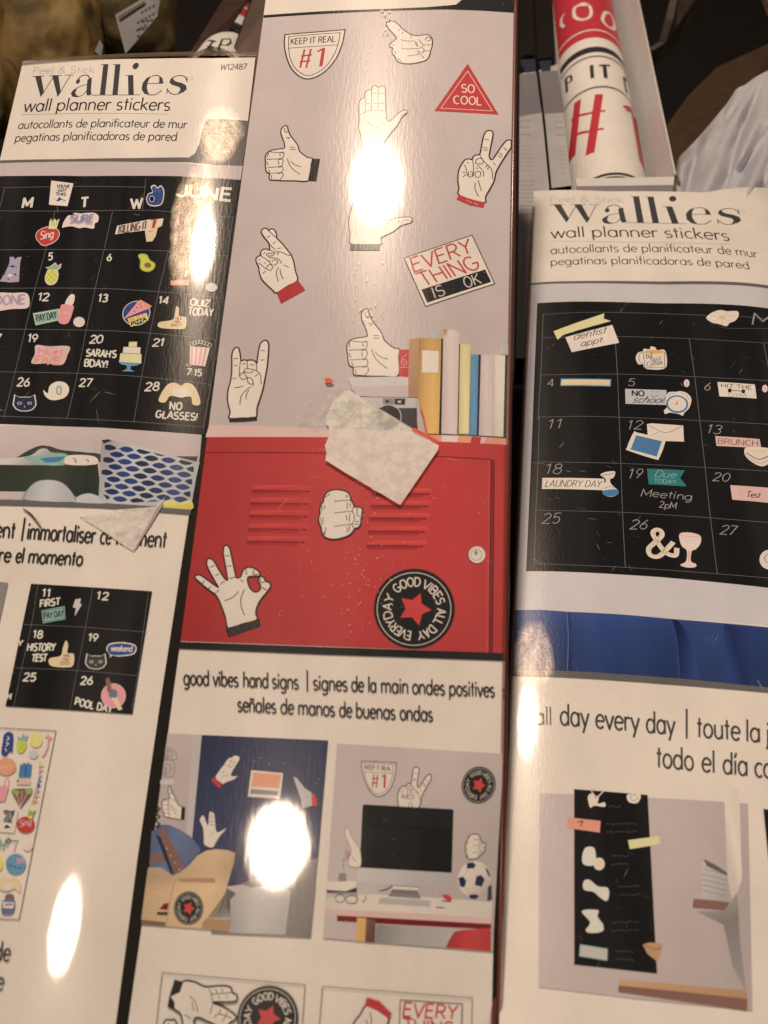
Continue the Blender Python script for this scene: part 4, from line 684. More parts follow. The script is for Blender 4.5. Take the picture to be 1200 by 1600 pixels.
# "wallies" lettering: drawn once, in the right pack's zoom, kept in card millimetres
WORD = [  # (kind, points, width) ; widths in zoom pixels (3 per photo pixel)
 ('f', [(196, 120), (230, 120), (268, 186), (254, 203)]), ('f', [(292, 120), (327, 120), (364, 188), (350, 205)]), ('l', [(256, 200), (302, 121)], 4), ('l', [(352, 202), (394, 121)], 4),
 ('l', [(176, 119), (248, 119)], 4), ('l', [(276, 119), (346, 119)], 4), ('l', [(362, 119), (412, 119)], 4),
 ('f', [(497, 140), (520, 132), (532, 186), (538, 196), (528, 204), (514, 203), (507, 190)]), ('l', [(440, 150), (450, 130), (470, 122), (495, 124), (512, 140)], 6), ('e', (446, 146), 11, 10),
 ('l', [(507, 158), (475, 164), (446, 172)], 4), ('f', [(452, 170), (430, 180), (421, 192), (432, 206), (455, 210), (478, 206), (456, 202), (446, 192), (449, 180)]), ('l', [(455, 208), (485, 204), (508, 186)], 4), ('l', [(520, 203), (545, 201)], 4),
 ('f', [(567, 82), (596, 82), (618, 204), (588, 204)]), ('l', [(553, 81), (596, 81)], 3.5), ('l', [(545, 204), (640, 205)], 3.5),
 ('f', [(635, 84), (664, 84), (689, 206), (659, 206)]), ('l', [(621, 83), (664, 83)], 3.5), ('l', [(640, 206), (728, 207)], 3.5),
 ('f', [(722, 130), (752, 130), (781, 208), (750, 208)]), ('l', [(706, 129), (752, 129)], 3.5), ('l', [(728, 208), (816, 209)], 3.5), ('e', (753, 92), 17, 13),
 ('f', [(858, 134), (832, 142), (815, 162), (818, 188), (840, 206), (875, 213), (858, 200), (846, 182), (843, 162), (848, 146)]), ('l', [(858, 135), (890, 134), (918, 146), (926, 163)], 5), ('f', [(900, 140), (922, 148), (934, 166), (908, 166), (906, 152)]), ('l', [(843, 165), (932, 166)], 4), ('l', [(868, 211), (905, 210), (934, 194)], 5),
 ('l', [(1062, 158), (1045, 142), (1015, 137), (985, 142)], 5), ('f', [(985, 140), (968, 150), (966, 163), (985, 174), (1030, 184), (1040, 196), (1028, 208), (1058, 206), (1074, 194), (1066, 178), (1040, 168), (1000, 160), (984, 152)]), ('l', [(1045, 209), (1010, 213), (985, 206), (965, 192)], 5), ('l', [(1060, 143), (1066, 165)], 4), ('l', [(962, 186), (968, 210)], 4)]
def wordmark(S, T, mat):
    a = Art(S, 'brand_lettering', T=T)
    for k in WORD:
        if k[0] == 'f': a.fill(k[1], I[mat], smooth=False)
        elif k[0] == 'l': a.line(k[1], k[2] / 3, I[mat])
        else: a.fill(ell(k[1][0], k[1][1], k[2], k[3]), I[mat])
    a.line(ell(1085, 150, 8, 7), .5, I['greytext'], closed=True)
    return a.done()
LW = affine([(176, 119), (1075, 205), (580, 82)], [(49.5, 119.5), (291, 144), (165, 101)])
wordmark(Ls, LW, 'soft_black')
zl = Z(0, 0, 2.857)
pk = Art(Ls, 'small_lettering', T=zl); pk.text('Peel & Stick', (143, 331), (422, 326), (150, 301), .8, I['greytext']).done(); pk = Art(Ls, 'item_number', T=zl); pk.text('W12487', (982, 312), (1100, 310), (987, 287), 1.4, I['soft_black']).done()
tl = Art(Ls, 'title_lettering', T=zl); tl.text('wall planner stickers', (101, 500), (760, 494), (115, 444), 2.2, I['pen']).line([(95, 513), (748, 510)], .6, I['grey']).done()
tr = Art(Ls, 'translation_lettering', T=zl); tr.text('autocollants de planificateur de mur', (78, 576), (835, 573), (87, 539), 1.5, I['pen']); tr.text('pegatinas planificadoras de pared', (64, 634), (790, 629), (73, 596), 1.5, I['pen']).done()
st = Art(Ls, 'header_stripe', T=zl); st.fill([(0, 716), (300, 711), (600, 706), (845, 703), (872, 684), (890, 640), (904, 580), (922, 530), (1000, 532), (1112, 540), (1090, 690), (1082, 742), (960, 736), (850, 725), (600, 724), (300, 726), (0, 731)], I['grey_band']).done()
zL = Z(0, 240, 3)
gb = Art(Ls, 'header_tint', T=zL); gb.fill([(0, 46), (870, 46), (960, 56), (1138, 58), (1128, 122), (830, 104), (400, 104), (0, 108)], I['wall']).done()
# calendar board
cal = Art(Ls, 'calendar_picture', T=zL)
cal.fill([(-120, 112), (10, 106), (400, 106), (830, 106), (1128, 124), (1092, 330), (1034, 840), (958, 1320), (600, 1296), (0, 1268), (-260, 1258)], I['board'])
for q in ([(15, 160), (400, 154), (680, 158)], [(-60, 268), (250, 270), (640, 266), (760, 270), (1100, 300)], [(-60, 452), (420, 450), (760, 456), (1064, 480)], [(-100, 632), (440, 632), (740, 648), (1034, 676)], [(-100, 822), (410, 828), (700, 842), (1014, 872)], [(-100, 1022), (360, 1030), (660, 1046), (988, 1082)], [(-100, 1228), (320, 1242), (640, 1258), (955, 1282)],
          [(22, 165), (-10, 290)], [(258, 272), (215, 450), (165, 632), (118, 828), (70, 1030), (18, 1238)], [(528, 272), (488, 452), (446, 634), (404, 828), (364, 1030), (316, 1240)], [(684, 118), (668, 270)], [(745, 640), (704, 842), (664, 1046), (628, 1256)], [(790, 456), (745, 640)], [(1092, 300), (1064, 480), (1034, 676), (1014, 872), (988, 1082), (953, 1282)]):
    cal.line(q, .7, I['board_line'])
CAL = cal.done()
def chalk(S, parent, T, items, w, m='chalk', jit=.035):
    for s, p0, p1, top in items:
        a = Art(S, 'date_number' if s.isdigit() else 'chalk_word', parent, T); a.text(s, p0, p1, top, w, I[m], jit); a.done()
chalk(Ls, CAL, zL, [('M', (98, 256), (150, 253), (106, 212)), ('T', (376, 253), (412, 250), (380, 210)), ('W', (612, 258), (668, 255), (612, 212))], 3.8)
chalk(Ls, CAL, zL, [('JUNE', (822, 196), (1090, 222), (830, 142))], 5.0)
chalk(Ls, CAL, zL, [('5', (222, 500), (246, 498), (226, 468)), ('6', (500, 502), (524, 500), (502, 472)), ('12', (174, 690), (232, 690), (180, 656)), ('13', (458, 694), (504, 694), (464, 660)), ('14', (742, 704), (790, 706), (748, 672)), ('19', (126, 884), (178, 884), (132, 848)), ('20', (416, 888), (482, 888), (424, 852)), ('21', (714, 902), (772, 904), (722, 868)), ('26', (78, 1090), (138, 1090), (84, 1052)), ('27', (370, 1092), (430, 1094), (376, 1056)), ('28', (676, 1110), (744, 1112), (684, 1072)), ('7', (-20, 876), (4, 876), (-16, 848))], 2.4)
chalk(Ls, CAL, zL, [('QUIZ', (888, 712), (982, 718), (893, 682)), ('TODAY', (880, 756), (998, 764), (886, 722)), ("SARAH'S", (402, 950), (544, 958), (408, 918)), ('BDAY!', (392, 998), (508, 1004), (396, 966)), ('7:15', (874, 1040), (946, 1044), (878, 1010)), ('NO', (794, 1200), (852, 1204), (798, 1166)), ('GLASSES!', (728, 1238), (926, 1252), (734, 1206))], 2.5)
zc = Z(0, 280, 6); zd = Z(180, 280, 6); z9 = Z(0, 480, 3.529)
def sticker(name, T, f, parent=CAL, S=Ls, label=None):
    a = Art(S, name, parent, T, label); f(a); return a.done()
sticker('note_sticker', zc, lambda a: (a.fill([(482, 15), (690, 42), (634, 255), (460, 242)], I['cream']), a.text("YOU'VE", (530, 82), (655, 84), (536, 54), 1.2, I['navy']), a.text('GOT', (540, 118), (625, 120), (545, 92), 1.3, I['navy']), a.text('THIS', (520, 156), (620, 158), (526, 128), 1.3, I['navy']), a.fill([(530, 205), (560, 165), (575, 185), (620, 200), (580, 195), (545, 212)], I['royal']), a.fill(ell(515, 190, 12, n=8), I['yellow']), a.fill(ell(605, 202, 14, 8, n=8), I['green'])))
sticker('sing_sticker', zc, lambda a: (a.fill([(340, 560), (345, 500), (400, 460), (470, 445), (540, 470), (562, 520), (530, 580), (470, 615), (400, 625)], I['palepink'], True), a.fill([(345, 558), (350, 503), (402, 466), (470, 451), (536, 474), (555, 520), (525, 576), (468, 608), (402, 618)], I['red'], True), a.fill([(456, 468), (466, 400), (480, 370), (495, 400), (515, 370), (530, 395), (560, 372), (540, 440), (530, 470)], I['lime']), a.lines([[(480, 380), (492, 440)], [(500, 380), (512, 440)], [(540, 380), (525, 440)]], 1, I['green']), a.text('Sing', (375, 570), (505, 545), (385, 495), 1.6, I['white'])))
sticker('lilac_word_sticker', zc, lambda a: (a.fill([(585, 455), (600, 400), (640, 345), (680, 340), (700, 318), (760, 325), (820, 318), (890, 320), (925, 350), (920, 400), (890, 420), (880, 465), (800, 455), (740, 462), (680, 445), (620, 450)], I['palepink'], True), a.text('SURE', (650, 415), (870, 422), (665, 345), 4.0, I['lilac']), a.text('SURE', (660, 400), (880, 404), (672, 332), 1.4, I['denim'])))
sticker('dress_sticker', zc, lambda a: (a.fill([(95, 730), (130, 732), (145, 755), (165, 735), (205, 730), (190, 790), (180, 965), (90, 970), (0, 960), (60, 860), (90, 790)], I['lilac']), a.line([(80, 820), (165, 822)], 1.2, I['royal']), a.fill(ell(120, 820, 16, n=5), I['royal']), a.fill(ell(95, 905, 24, 14), I['palepink']), *[a.fill(ell(x, y, 8, n=6), I['navy']) for x, y in ((45, 890), (140, 890), (150, 900), (80, 940))]))
sticker('pineapple_sticker', zc, lambda a: (a.fill([(430, 830), (470, 820), (520, 785), (540, 810), (580, 795), (565, 840), (545, 855), (552, 900), (530, 970), (475, 997), (430, 970), (425, 910), (450, 850)], I['cream'], True), a.fill([(455, 850), (540, 858), (544, 905), (522, 965), (475, 988), (438, 965), (434, 912)], I['yellow'], True), a.fill([(440, 828), (475, 825), (520, 790), (535, 815), (578, 800), (545, 850), (455, 850)], I['mint']), a.lines([[(450, 880), (520, 960)], [(440, 920), (490, 980)], [(480, 855), (540, 925)], [(540, 870), (445, 960)], [(500, 860), (436, 920)], [(544, 905), (480, 980)]], .7, I['green']), a.fill([(550, 810), (582, 796), (570, 840)], I['pink'])))
sticker('okay_hand_sticker', zd, lambda a: (a.fill([(292, 190), (310, 140), (350, 120), (335, 75), (370, 55), (400, 80), (425, 60), (455, 90), (462, 150), (440, 235), (380, 258), (315, 245)], I['chalk'], True), a.fill([(300, 190), (316, 146), (356, 128), (345, 84), (370, 66), (398, 90), (425, 72), (446, 95), (453, 150), (434, 228), (380, 248), (320, 236)], I['royal'], True), a.fill(ell(345, 188, 22, 28), I['board']), a.line(ell(345, 188, 22, 28), .9, I['chalk'], closed=True), a.lines([[(375, 75), (385, 125)], [(408, 90), (412, 130)]], .8, I['sky'])))
sticker('killing_it_sticker', zd, lambda a: (a.fill([(0, 520), (20, 440), (300, 385), (300, 480)], I['chalk']), a.text('KILLING IT', (30, 512), (300, 468), (40, 440), 2.6, I['wood']), a.fill([(300, 390), (455, 370), (440, 440), (400, 460), (380, 540), (350, 585), (295, 590), (280, 490), (300, 470)], I['skin']), a.fill([(300, 385), (330, 378), (325, 470), (290, 480)], I['chalk']), a.fill([(360, 378), (395, 372), (370, 465), (345, 460)], I['red']), a.fill([(400, 380), (450, 372), (440, 430), (395, 450)], I['chalk']), a.line([(310, 495), (360, 490)], .9, I['wood'])))
sticker('avocado_sticker', zd, lambda a: (a.fill([(215, 720), (245, 700), (300, 710), (330, 760), (375, 790), (370, 840), (320, 872), (265, 865), (232, 830), (235, 770)], I['green'], True), a.fill([(224, 722), (248, 710), (292, 718), (320, 766), (364, 796), (358, 836), (316, 862), (270, 856), (242, 826), (246, 770)], I['avocado'], True), a.fill(ell(308, 810, 34, 26, rot=10), I['brown']), a.fill(ell(304, 805, 20, 14), I['wood'])))
sticker('pizza_sticker', zd, lambda a: (a.fill(ell(200, 1260, 128, 112, rot=-15), I['royal']), a.line(ell(200, 1260, 128, 112, rot=-15), 1.2, I['chalk'], closed=True), a.fill([(75, 1320), (215, 1150), (240, 1132), (345, 1192), (320, 1215), (130, 1290)], I['pink']), a.fill([(215, 1150), (240, 1132), (345, 1192), (325, 1215)], I['coral']), *[a.fill(ell(x, y, 9, 6, n=8), I['deep_red']) for x, y in ((232, 1175), (205, 1208), (245, 1202), (180, 1240))], a.fill([(118, 1310), (295, 1255), (315, 1325), (150, 1388)], I['yellow']), a.text('SLICE', (140, 1340), (290, 1290), (132, 1312), 2.0, I['orange']), a.text('PIZZA', (155, 1378), (300, 1325), (147, 1348), 1.8, I['navy'])))
sticker('thumb_sticker', zd, lambda a: (a.fill([(415, 1345), (540, 1320), (560, 1260), (575, 1195), (600, 1215), (602, 1285), (665, 1300), (660, 1395), (600, 1410), (420, 1395)], I['skin'], True), a.text("YES", (560, 1320), (625, 1322), (562, 1300), 1, I['wood']), a.text('YOU', (552, 1350), (620, 1352), (554, 1330), 1, I['wood']), a.text('DID IT', (525, 1382), (632, 1384), (527, 1360), 1, I['wood'])))
sticker('dot_sticker', zd, lambda a: a.fill(ell(905, 1018, 55, 42), I['lavender']))
sticker('bar_sticker', zd, lambda a: a.fill([(520, 955), (690, 950), (690, 1000), (520, 998)], I['orange']))
sticker('done_sticker', zL, lambda a: (a.fill([(-30, 660), (60, 655), (125, 656), (140, 690), (130, 725), (60, 730), (-30, 735)], I['palepink'], True), a.text('DONE', (-25, 712), (122, 706), (-22, 670), 3.2, I['lilac'])))
sticker('payday_sticker', zL, lambda a: (a.fill([(155, 750), (280, 728), (285, 782), (168, 808)], I['mint']), a.line([(160, 754), (275, 734), (280, 778), (172, 802)], .9, I['cream'], closed=True, smooth=False), a.text('PAY DAY', (172, 790), (268, 772), (168, 760), 1.5, I['navy'])))
sticker('nail_polish_sticker', zL, lambda a: (a.fill([(306, 708), (322, 672), (340, 660), (352, 672), (340, 712)], I['cream'], True), a.fill([(285, 720), (300, 708), (342, 714), (346, 730), (320, 796), (275, 790)], I['pink'], True), a.line([(296, 748), (330, 752)], 1, I['palepink'])))
sticker('dot_sticker', zL, lambda a: a.fill(ell(372, 791, 27, 24), I['palepink']))
sticker('high_five_sticker', zL, lambda a: (a.fill([(170, 900), (230, 905), (325, 905), (318, 945), (292, 992), (220, 985), (150, 985), (165, 940)], I['rose'], True), a.text('HIGH', (178, 945), (292, 950), (184, 908), 3.4, I['pink']), a.text('FIVE', (158, 985), (285, 990), (166, 952), 3.4, I['coral']), a.line([(170, 905), (210, 915), (270, 918), (322, 906)], .8, I['chalk'])))
sticker('cake_sticker', zL, lambda a: (a.fill([(606, 884), (644, 884), (642, 908), (604, 907)], I['lime']), a.fill([(580, 908), (660, 910), (658, 940), (576, 936)], I['cream']), a.fill([(565, 938), (664, 942), (664, 984), (560, 978)], I['lime']), a.fill([(556, 978), (666, 984), (640, 996), (615, 998), (612, 1012), (632, 1024), (572, 1022), (596, 1010), (596, 996), (570, 990)], I['sky'])))
sticker('popcorn_sticker', zL, lambda a: (a.fill([(892, 905), (985, 912), (962, 1000), (890, 990)], I['cream']), *[a.fill([(896 + 22 * k, 906 + k), (907 + 22 * k, 907 + k), (902 + 17 * k, 996 + k), (893 + 17 * k, 995 + k)], I['pink']) for k in range(4)], *[a.line(ell(900 + 14 * k, 895 - 10 * math.sin(k * .6), 10, 9, n=8), .8, I['chalk'], closed=True) for k in range(7)], a.line([(892, 1000), (878, 995), (882, 985)], 1.2, I['chalk'])))
sticker('heart_hands_sticker', zL, lambda a: (a.fill([(745, 1160), (760, 1120), (790, 1082), (825, 1076), (848, 1088), (875, 1076), (910, 1090), (935, 1140), (938, 1178), (905, 1178), (895, 1142), (850, 1146), (800, 1138), (775, 1168)], I['skin'], True), a.fill([(848, 1108), (870, 1098), (888, 1112), (880, 1132), (845, 1146), (815, 1130), (812, 1108), (828, 1098)], I['white'], True), a.line([(838, 1082), (850, 1092), (862, 1084)], 1, I['lilac'])))
def cat(a, cx, cy, rx, ry, m):
    for k, i in ((1.0, 'chalk'), (.90, m)):
        q = [(cx + rx * k * x, cy + ry * k * y) for x, y in ((-1, .25), (-.96, -.3), (-.86, -1.1), (-.45, -.78), (0, -.82), (.45, -.78), (.88, -1.1), (.97, -.3), (1, .25), (.72, .78), (.3, 1.0), (-.3, 1.0), (-.72, .78))]
        a.fill(q, I[i])
    for s in (-.42, .42): a.line(ell(cx + s * rx, cy + .0 * ry, rx * .17, ry * .14, n=10), .8, I['chalk'], closed=True)
    a.line([(cx, cy + ry * .3), (cx, cy + ry * .55)], .8, I['chalk'])
sticker('cat_sticker', zL, lambda a: cat(a, 117, 1172, 56, 38, 'navy'))
sticker('speech_bubble_sticker', zL, lambda a: (a.fill([(205, 1110), (225, 1125), (235, 1090), (270, 1070), (310, 1078), (326, 1110), (305, 1145), (250, 1158), (215, 1140)], I['cream'], True), a.text('LOL', (240, 1135), (302, 1132), (243, 1092), 2.2, I['paleyellow']), a.line(ell(278, 1112, 10, 20), 2, I['sky'], closed=True)))
# picture under the board
ph = Art(Ls, 'bedroom_picture', T=Z(0, 640, 3.2)); zq = Z(0, 640, 3.2)
ph.fill([(-300, 70), (0, 80), (500, 92), (1010, 128), (1000, 240), (955, 500), (500, 466), (0, 452), (-300, 440)], I['wall'], g=((300, 90, -.06), (300, 250, .05)))
ph.fill([(-200, 275), (200, 275), (490, 270), (512, 470), (300, 460), (-200, 445)], I['forest'], g=((0, 280, .1), (300, 300, -.25), (500, 420, .35)))
ph.fill([(-200, 410), (125, 412), (115, 452), (-200, 445)], I['wall'])
ph.fill([(100, 232), (190, 185), (250, 185), (320, 205), (510, 225), (505, 265), (100, 258)], I['soft_black'], True)
PH = ph.done()
cl = Art(Ls, 'rumpled_cloth', PH, zq)
cl.fill([(-60, 250), (50, 245), (150, 232), (200, 200), (235, 198), (260, 215), (330, 225), (335, 275), (-60, 275)], I['silver'], True, g=((150, 205, -.2), (180, 272, .35)))
cl.fill([(120, 240), (200, 232), (330, 222), (330, 276), (200, 276)], I['mint'], True); cl.fill([(200, 246), (250, 240), (330, 236), (300, 262), (230, 268)], I['sea'])
cl.fill([(335, 235), (400, 228), (478, 238), (482, 275), (336, 276)], I['cream'], True); cl.lines([[(365, 245), (380, 250), (382, 270)], [(430, 250), (445, 258), (440, 268)], [(385, 262), (370, 258)]], 1, I['pen'])
cl.fill([(330, 200), (400, 190), (425, 165), (455, 180), (470, 215), (400, 212)], I['silver'], True).done()
bo = Art(Ls, 'bowl_print', PH, zq); bo.fill([(118, 450), (140, 400), (190, 360), (260, 352), (320, 372), (368, 425), (375, 462)], I['paleblue'], True, g=((130, 440, .22), (240, 380, -.06), (370, 440, .18))); bo.fill([(365, 462), (400, 430), (450, 420), (500, 436), (530, 470)], I['paleblue'], True)
bo.line([(118, 448), (142, 398), (190, 360), (260, 353), (320, 372), (368, 425), (380, 460)], 1.2, I['denim']).line([(370, 455), (400, 430), (450, 420), (500, 436)], 1.0, I['denim']).done()
cu = Art(Ls, 'cushion_print', PH, zq, label='navy cushion with a pale net of leaf shapes')
cu.fill([(510, 155), (545, 150), (760, 200), (880, 240), (985, 265), (1000, 262), (985, 330), (960, 462), (900, 480), (700, 478), (540, 470), (495, 440), (500, 330)], I['paleblue'], g=((500, 300, .3), (640, 320, -.05), (980, 380, .12)))
def inside(p, q):
    c = False
    for i in range(len(q)):
        a, b = q[i - 1], q[i]
        if (a[1] > p[1]) != (b[1] > p[1]) and p[0] < (b[0] - a[0]) * (p[1] - a[1]) / (b[1] - a[1]) + a[0]: c = not c
    return c
CQ2 = [(518, 162), (760, 206), (985, 268), (960, 458), (880, 472), (700, 470), (545, 465), (500, 440), (505, 330)]
for r in range(15):
    for k in range(14):
        x, y = 470 + k * 84 + (r % 2) * 42 - r * 4 + (k * 2), 120 + r * 31 + k * 9.5 + (r % 2) * 4
        lf = [(x - 38, y - 4), (x - 22, y - 12), (x, y - 15), (x + 22, y - 9), (x + 38, y + 4), (x + 22, y + 12), (x, y + 15), (x - 22, y + 9)]
        if all(inside(p, CQ2) for p in lf): cu.fill(lf, I[('navy', 'sofa_dark', 'sofa')[(r * 3 + k) % 3]])
        else:
            cl_ = [p for p in lf if inside(p, CQ2)]
            if len(cl_) >= 4: cu.fill(cl_, I['navy'])
cu.fill([(510, 155), (545, 150), (560, 158), (520, 172)], I['navy']).done()
le = Art(Ls, 'lemon_print', PH, zq); le.fill([(805, 488), (830, 462), (870, 458), (895, 468), (940, 456), (962, 462), (955, 502)], I['yellow'], True, g=((880, 455, -.1), (880, 500, .2))).line([(885, 490), (900, 466)], .8, I['ochre']).done()
pane('dark_strip', zq, [([(880, 235), (990, 236), (985, 262), (930, 250)], 'soft_black')], PH, Ls)
Art(Ls, 'caption_stripe', T=zq).fill([(-300, 440), (0, 452), (300, 465), (520, 472), (958, 502), (952, 528), (500, 494), (0, 480), (-300, 468)], I['grey_band']).done()
cp = Art(Ls, 'caption_lettering', T=zq)
cp.words([('moment', -185, 74), ('|', 102, 128), ('immortaliser', 135, 476), ('ce', 500, 556), ('moment', 582, 830)], (0, 640), (830, 690), (12, -84), 2.9, I['pen']); cp.words([('capture', -190, 54), ('el', 78, 118), ('momento', 142, 412)], (0, 760), (412, 781), (12, -74), 2.9, I['pen']).done()
# small calendar inset
ci = Art(Ls, 'planner_picture', T=zq); ci.fill([(158, 872), (762, 910), (664, 1524), (30, 1484)], I['board'])
for q in ([(120, 1075), (430, 1090), (735, 1114)], [(75, 1292), (385, 1305), (690, 1332)], [(192, 876), (160, 1075), (112, 1290), (72, 1480)], [(466, 892), (430, 1090), (388, 1305), (352, 1500)], [(745, 910), (718, 1110), (690, 1332), (660, 1500)]): ci.line(q, .6, I['board_line'])
CI = ci.done()
chalk(Ls, CI, zq, [('11', (210, 934), (256, 938), (215, 898)), ('12', (482, 950), (544, 952), (488, 914)), ('18', (164, 1142), (216, 1144), (170, 1106)), ('19', (440, 1158), (494, 1160), (446, 1122)), ('25', (116, 1356), (180, 1358), (124, 1318)), ('26', (402, 1374), (464, 1376), (408, 1336))], 2.4)
chalk(Ls, CI, zq, [('FIRST', (200, 990), (302, 978), (203, 956)), ('HISTORY', (136, 1208), (276, 1208), (142, 1172)), ('TEST', (158, 1260), (236, 1258), (164, 1226)), ('POOL DAY', (374, 1476), (560, 1518), (382, 1442)), ('Y', (92, 1182), (116, 1180), (98, 1156)), ('H', (38, 1448), (58, 1450), (42, 1420))], 2.4)
sticker('payday_sticker', zq, lambda a: (a.fill([(210, 1006), (326, 984), (330, 1050), (218, 1070)], I['mint']), a.line([(216, 1010), (320, 992), (324, 1046), (224, 1063)], .9, I['forest'], closed=True, smooth=False), a.text('PAY DAY', (222, 1050), (320, 1036), (222, 1018), 1.5, I['navy'])), CI)
sticker('lightning_sticker', zq, lambda a: a.fill([(380, 950), (408, 946), (402, 970), (412, 976), (376, 1036), (382, 994), (366, 990)], I['lavender']), CI)
sticker('thumb_sticker', zq, lambda a: (a.fill([(250, 1246), (305, 1232), (318, 1190), (332, 1156), (344, 1178), (340, 1218), (372, 1224), (368, 1280), (330, 1290), (258, 1282)], I['skin'], True), a.text('YES', (318, 1238), (350, 1238), (318, 1226), 1, I['wood']), a.text('YOU', (314, 1256), (348, 1256), (314, 1244), 1, I['wood']), a.text('DID', (304, 1276), (352, 1276), (304, 1262), 1, I['wood'])), CI)
sticker('cat_sticker', zq, lambda a: cat(a, 482, 1262, 54, 38, 'soft_black'), CI)
sticker('speech_bubble_sticker', zq, lambda a: (a.fill([(534, 1200), (550, 1172), (610, 1164), (670, 1174), (686, 1196), (668, 1226), (600, 1236), (566, 1232), (552, 1242), (552, 1228)], I['chalk'], True), a.fill([(540, 1200), (554, 1178), (610, 1170), (668, 1180), (680, 1196), (664, 1221), (600, 1230), (556, 1226)], I['royal'], True), a.text('weekend', (556, 1208), (664, 1212), (560, 1178), 1.4, I['white'])), CI)
sticker('donut_sticker', zq, lambda a: (a.fill(ell(570, 1432, 62, 62), I['pink']), a.line(ell(570, 1432, 60, 60), 1, I['rose'], closed=True), a.fill(ell(568, 1422, 22, 24), I['denim']), a.fill([(530, 1350), (545, 1340), (556, 1362), (562, 1420), (540, 1412)], I['wood']), a.fill([(560, 1440), (590, 1445), (615, 1500), (595, 1505)], I['skin'])), CI)
pane('grey_picture', zq, [([(-120, 850), (44, 868), (0, 1070), (-160, 1060)], 'grey')], None, Ls)
# sheet of small stickers at the left edge
zs = Z(0, 1120, 4.845)
sh = Art(Ls, 'sheet_picture', T=zs); sh.line([(-200, 75), (428, 108), (150, 1535), (-300, 1515)], .9, I['pen'], smooth=False); SHT = sh.done()
sticker('speech_bubble_sticker', zs, lambda a: (a.fill([(35, 140), (70, 115), (105, 140), (100, 240), (100, 270), (75, 265), (50, 298), (15, 280), (25, 200)], I['royal'], True), a.lines([[(60, 150), (75, 165), (55, 180)], [(50, 195), (70, 205), (48, 225)], [(42, 240), (55, 262)]], 1.4, I['white'])), SHT)
sticker('pineapple_sticker', zs, lambda a: (a.fill([(140, 180), (200, 185), (205, 220), (185, 265), (155, 275), (132, 255), (130, 215)], I['avocado'], True), a.fill([(135, 150), (165, 160), (185, 122), (195, 155), (222, 135), (200, 188), (142, 182)], I['mint']), a.lines([[(140, 200), (190, 255)], [(198, 200), (140, 255)], [(165, 190), (200, 230)]], .5, I['green'])), SHT)
sticker('lemon_slice_sticker', zs, lambda a: (a.fill(ell(278, 178, 50, 56), I['yellow']), a.line(ell(278, 178, 42, 48), .7, I['cream'], closed=True), *[a.line([(278, 178), (278 + 40 * math.cos(k), 178 + 45 * math.sin(k))], .6, I['cream']) for k in (0.3, 1.1, 1.9, 2.7, 3.5, 4.3, 5.1, 5.9)]), SHT)
sticker('flamingo_sticker', zs, lambda a: (a.line([(370, 160), (368, 220), (345, 280), (322, 305)], 2.6, I['pink']), a.lines([[(345, 150), (400, 160)], [(365, 130), (385, 180)]], 2.0, I['pink'])), SHT)
sticker('dot_sticker', zs, lambda a: a.fill(ell(258, 285, 36, 32), I['lavender']), SHT)
sticker('orange_sticker', zs, lambda a: (a.fill(ell(50, 378, 78, 66), I['orange']), a.lines([[(5, 370), (20, 395), (30, 360)], [(45, 365), (55, 395), (70, 360)], [(80, 390), (95, 360)]], .9, I['skin'])), SHT)
sticker('gift_sticker', zs, lambda a: (a.fill([(158, 362), (246, 360), (236, 458), (146, 455)], I['sea']), a.line([(204, 360), (196, 457)], 1.6, I['royal']), a.lines([[(180, 350), (205, 362), (225, 345)]], 1.5, I['wood'])), SHT)
sticker('tag_sticker', zs, lambda a: (a.fill([(135, 470), (240, 478), (235, 515), (130, 512)], I['rose']), a.fill([(130, 480), (148, 478), (140, 500)], I['navy'])), SHT)
sticker('bag_sticker', zs, lambda a: (a.fill([(-20, 525), (75, 528), (42, 640), (-30, 645)], I['pink']), a.line([(35, 528), (50, 465), (72, 470), (68, 530)], 1, I['pink'])), SHT)
sticker('bouquet_sticker', zs, lambda a: (a.fill([(88, 560), (110, 545), (250, 542), (248, 580), (160, 695)], I['wood']), a.fill([(88, 560), (110, 545), (160, 570), (130, 600)], I['green']), a.fill([(190, 545), (250, 542), (248, 580), (215, 590)], I['green']), a.lines([[(160, 690), (130, 570)], [(160, 690), (175, 560)], [(160, 690), (215, 565)]], .9, I['rose'])), SHT)
bu = Art(Ls, 'bunting_sticker', SHT, zs); bu.line([(305, 340), (300, 450), (280, 540), (245, 665)], .8, I['grey'])
for k, m in enumerate(('yellow', 'pink', 'paleblue', 'sky', 'royal', 'mint', 'coral', 'orange')): bu.fill([(306 - k * k * .9, 345 + k * 40), (345 - k * 7, 370 + k * 38), (302 - k * k * .9, 378 + k * 40)], I[m])
bu.done()
sticker('note_sticker', zs, lambda a: (a.fill([(-20, 690), (145, 705), (115, 880), (-20, 870)], I['cream']), a.text("YOU'VE", (30, 735), (115, 740), (36, 708), 1.7, I['navy']), a.text('GOT', (45, 770), (105, 773), (50, 745), 1.6, I['navy']), a.text('THIS', (28, 800), (95, 803), (34, 775), 1.6, I['navy']), a.fill([(35, 840), (55, 815), (90, 840), (50, 845)], I['forest'])), SHT)
sticker('sing_sticker', zs, lambda a: (a.fill(ell(200, 818, 68, 62), I['red']), a.fill([(215, 760), (225, 700), (245, 720), (282, 705), (260, 745), (250, 770)], I['green']), a.fill([(220, 752), (252, 748), (248, 772), (222, 770)], I['yellow']), a.text('Sing', (152, 835), (245, 812), (158, 785), 1.2, I['rose'])), SHT)
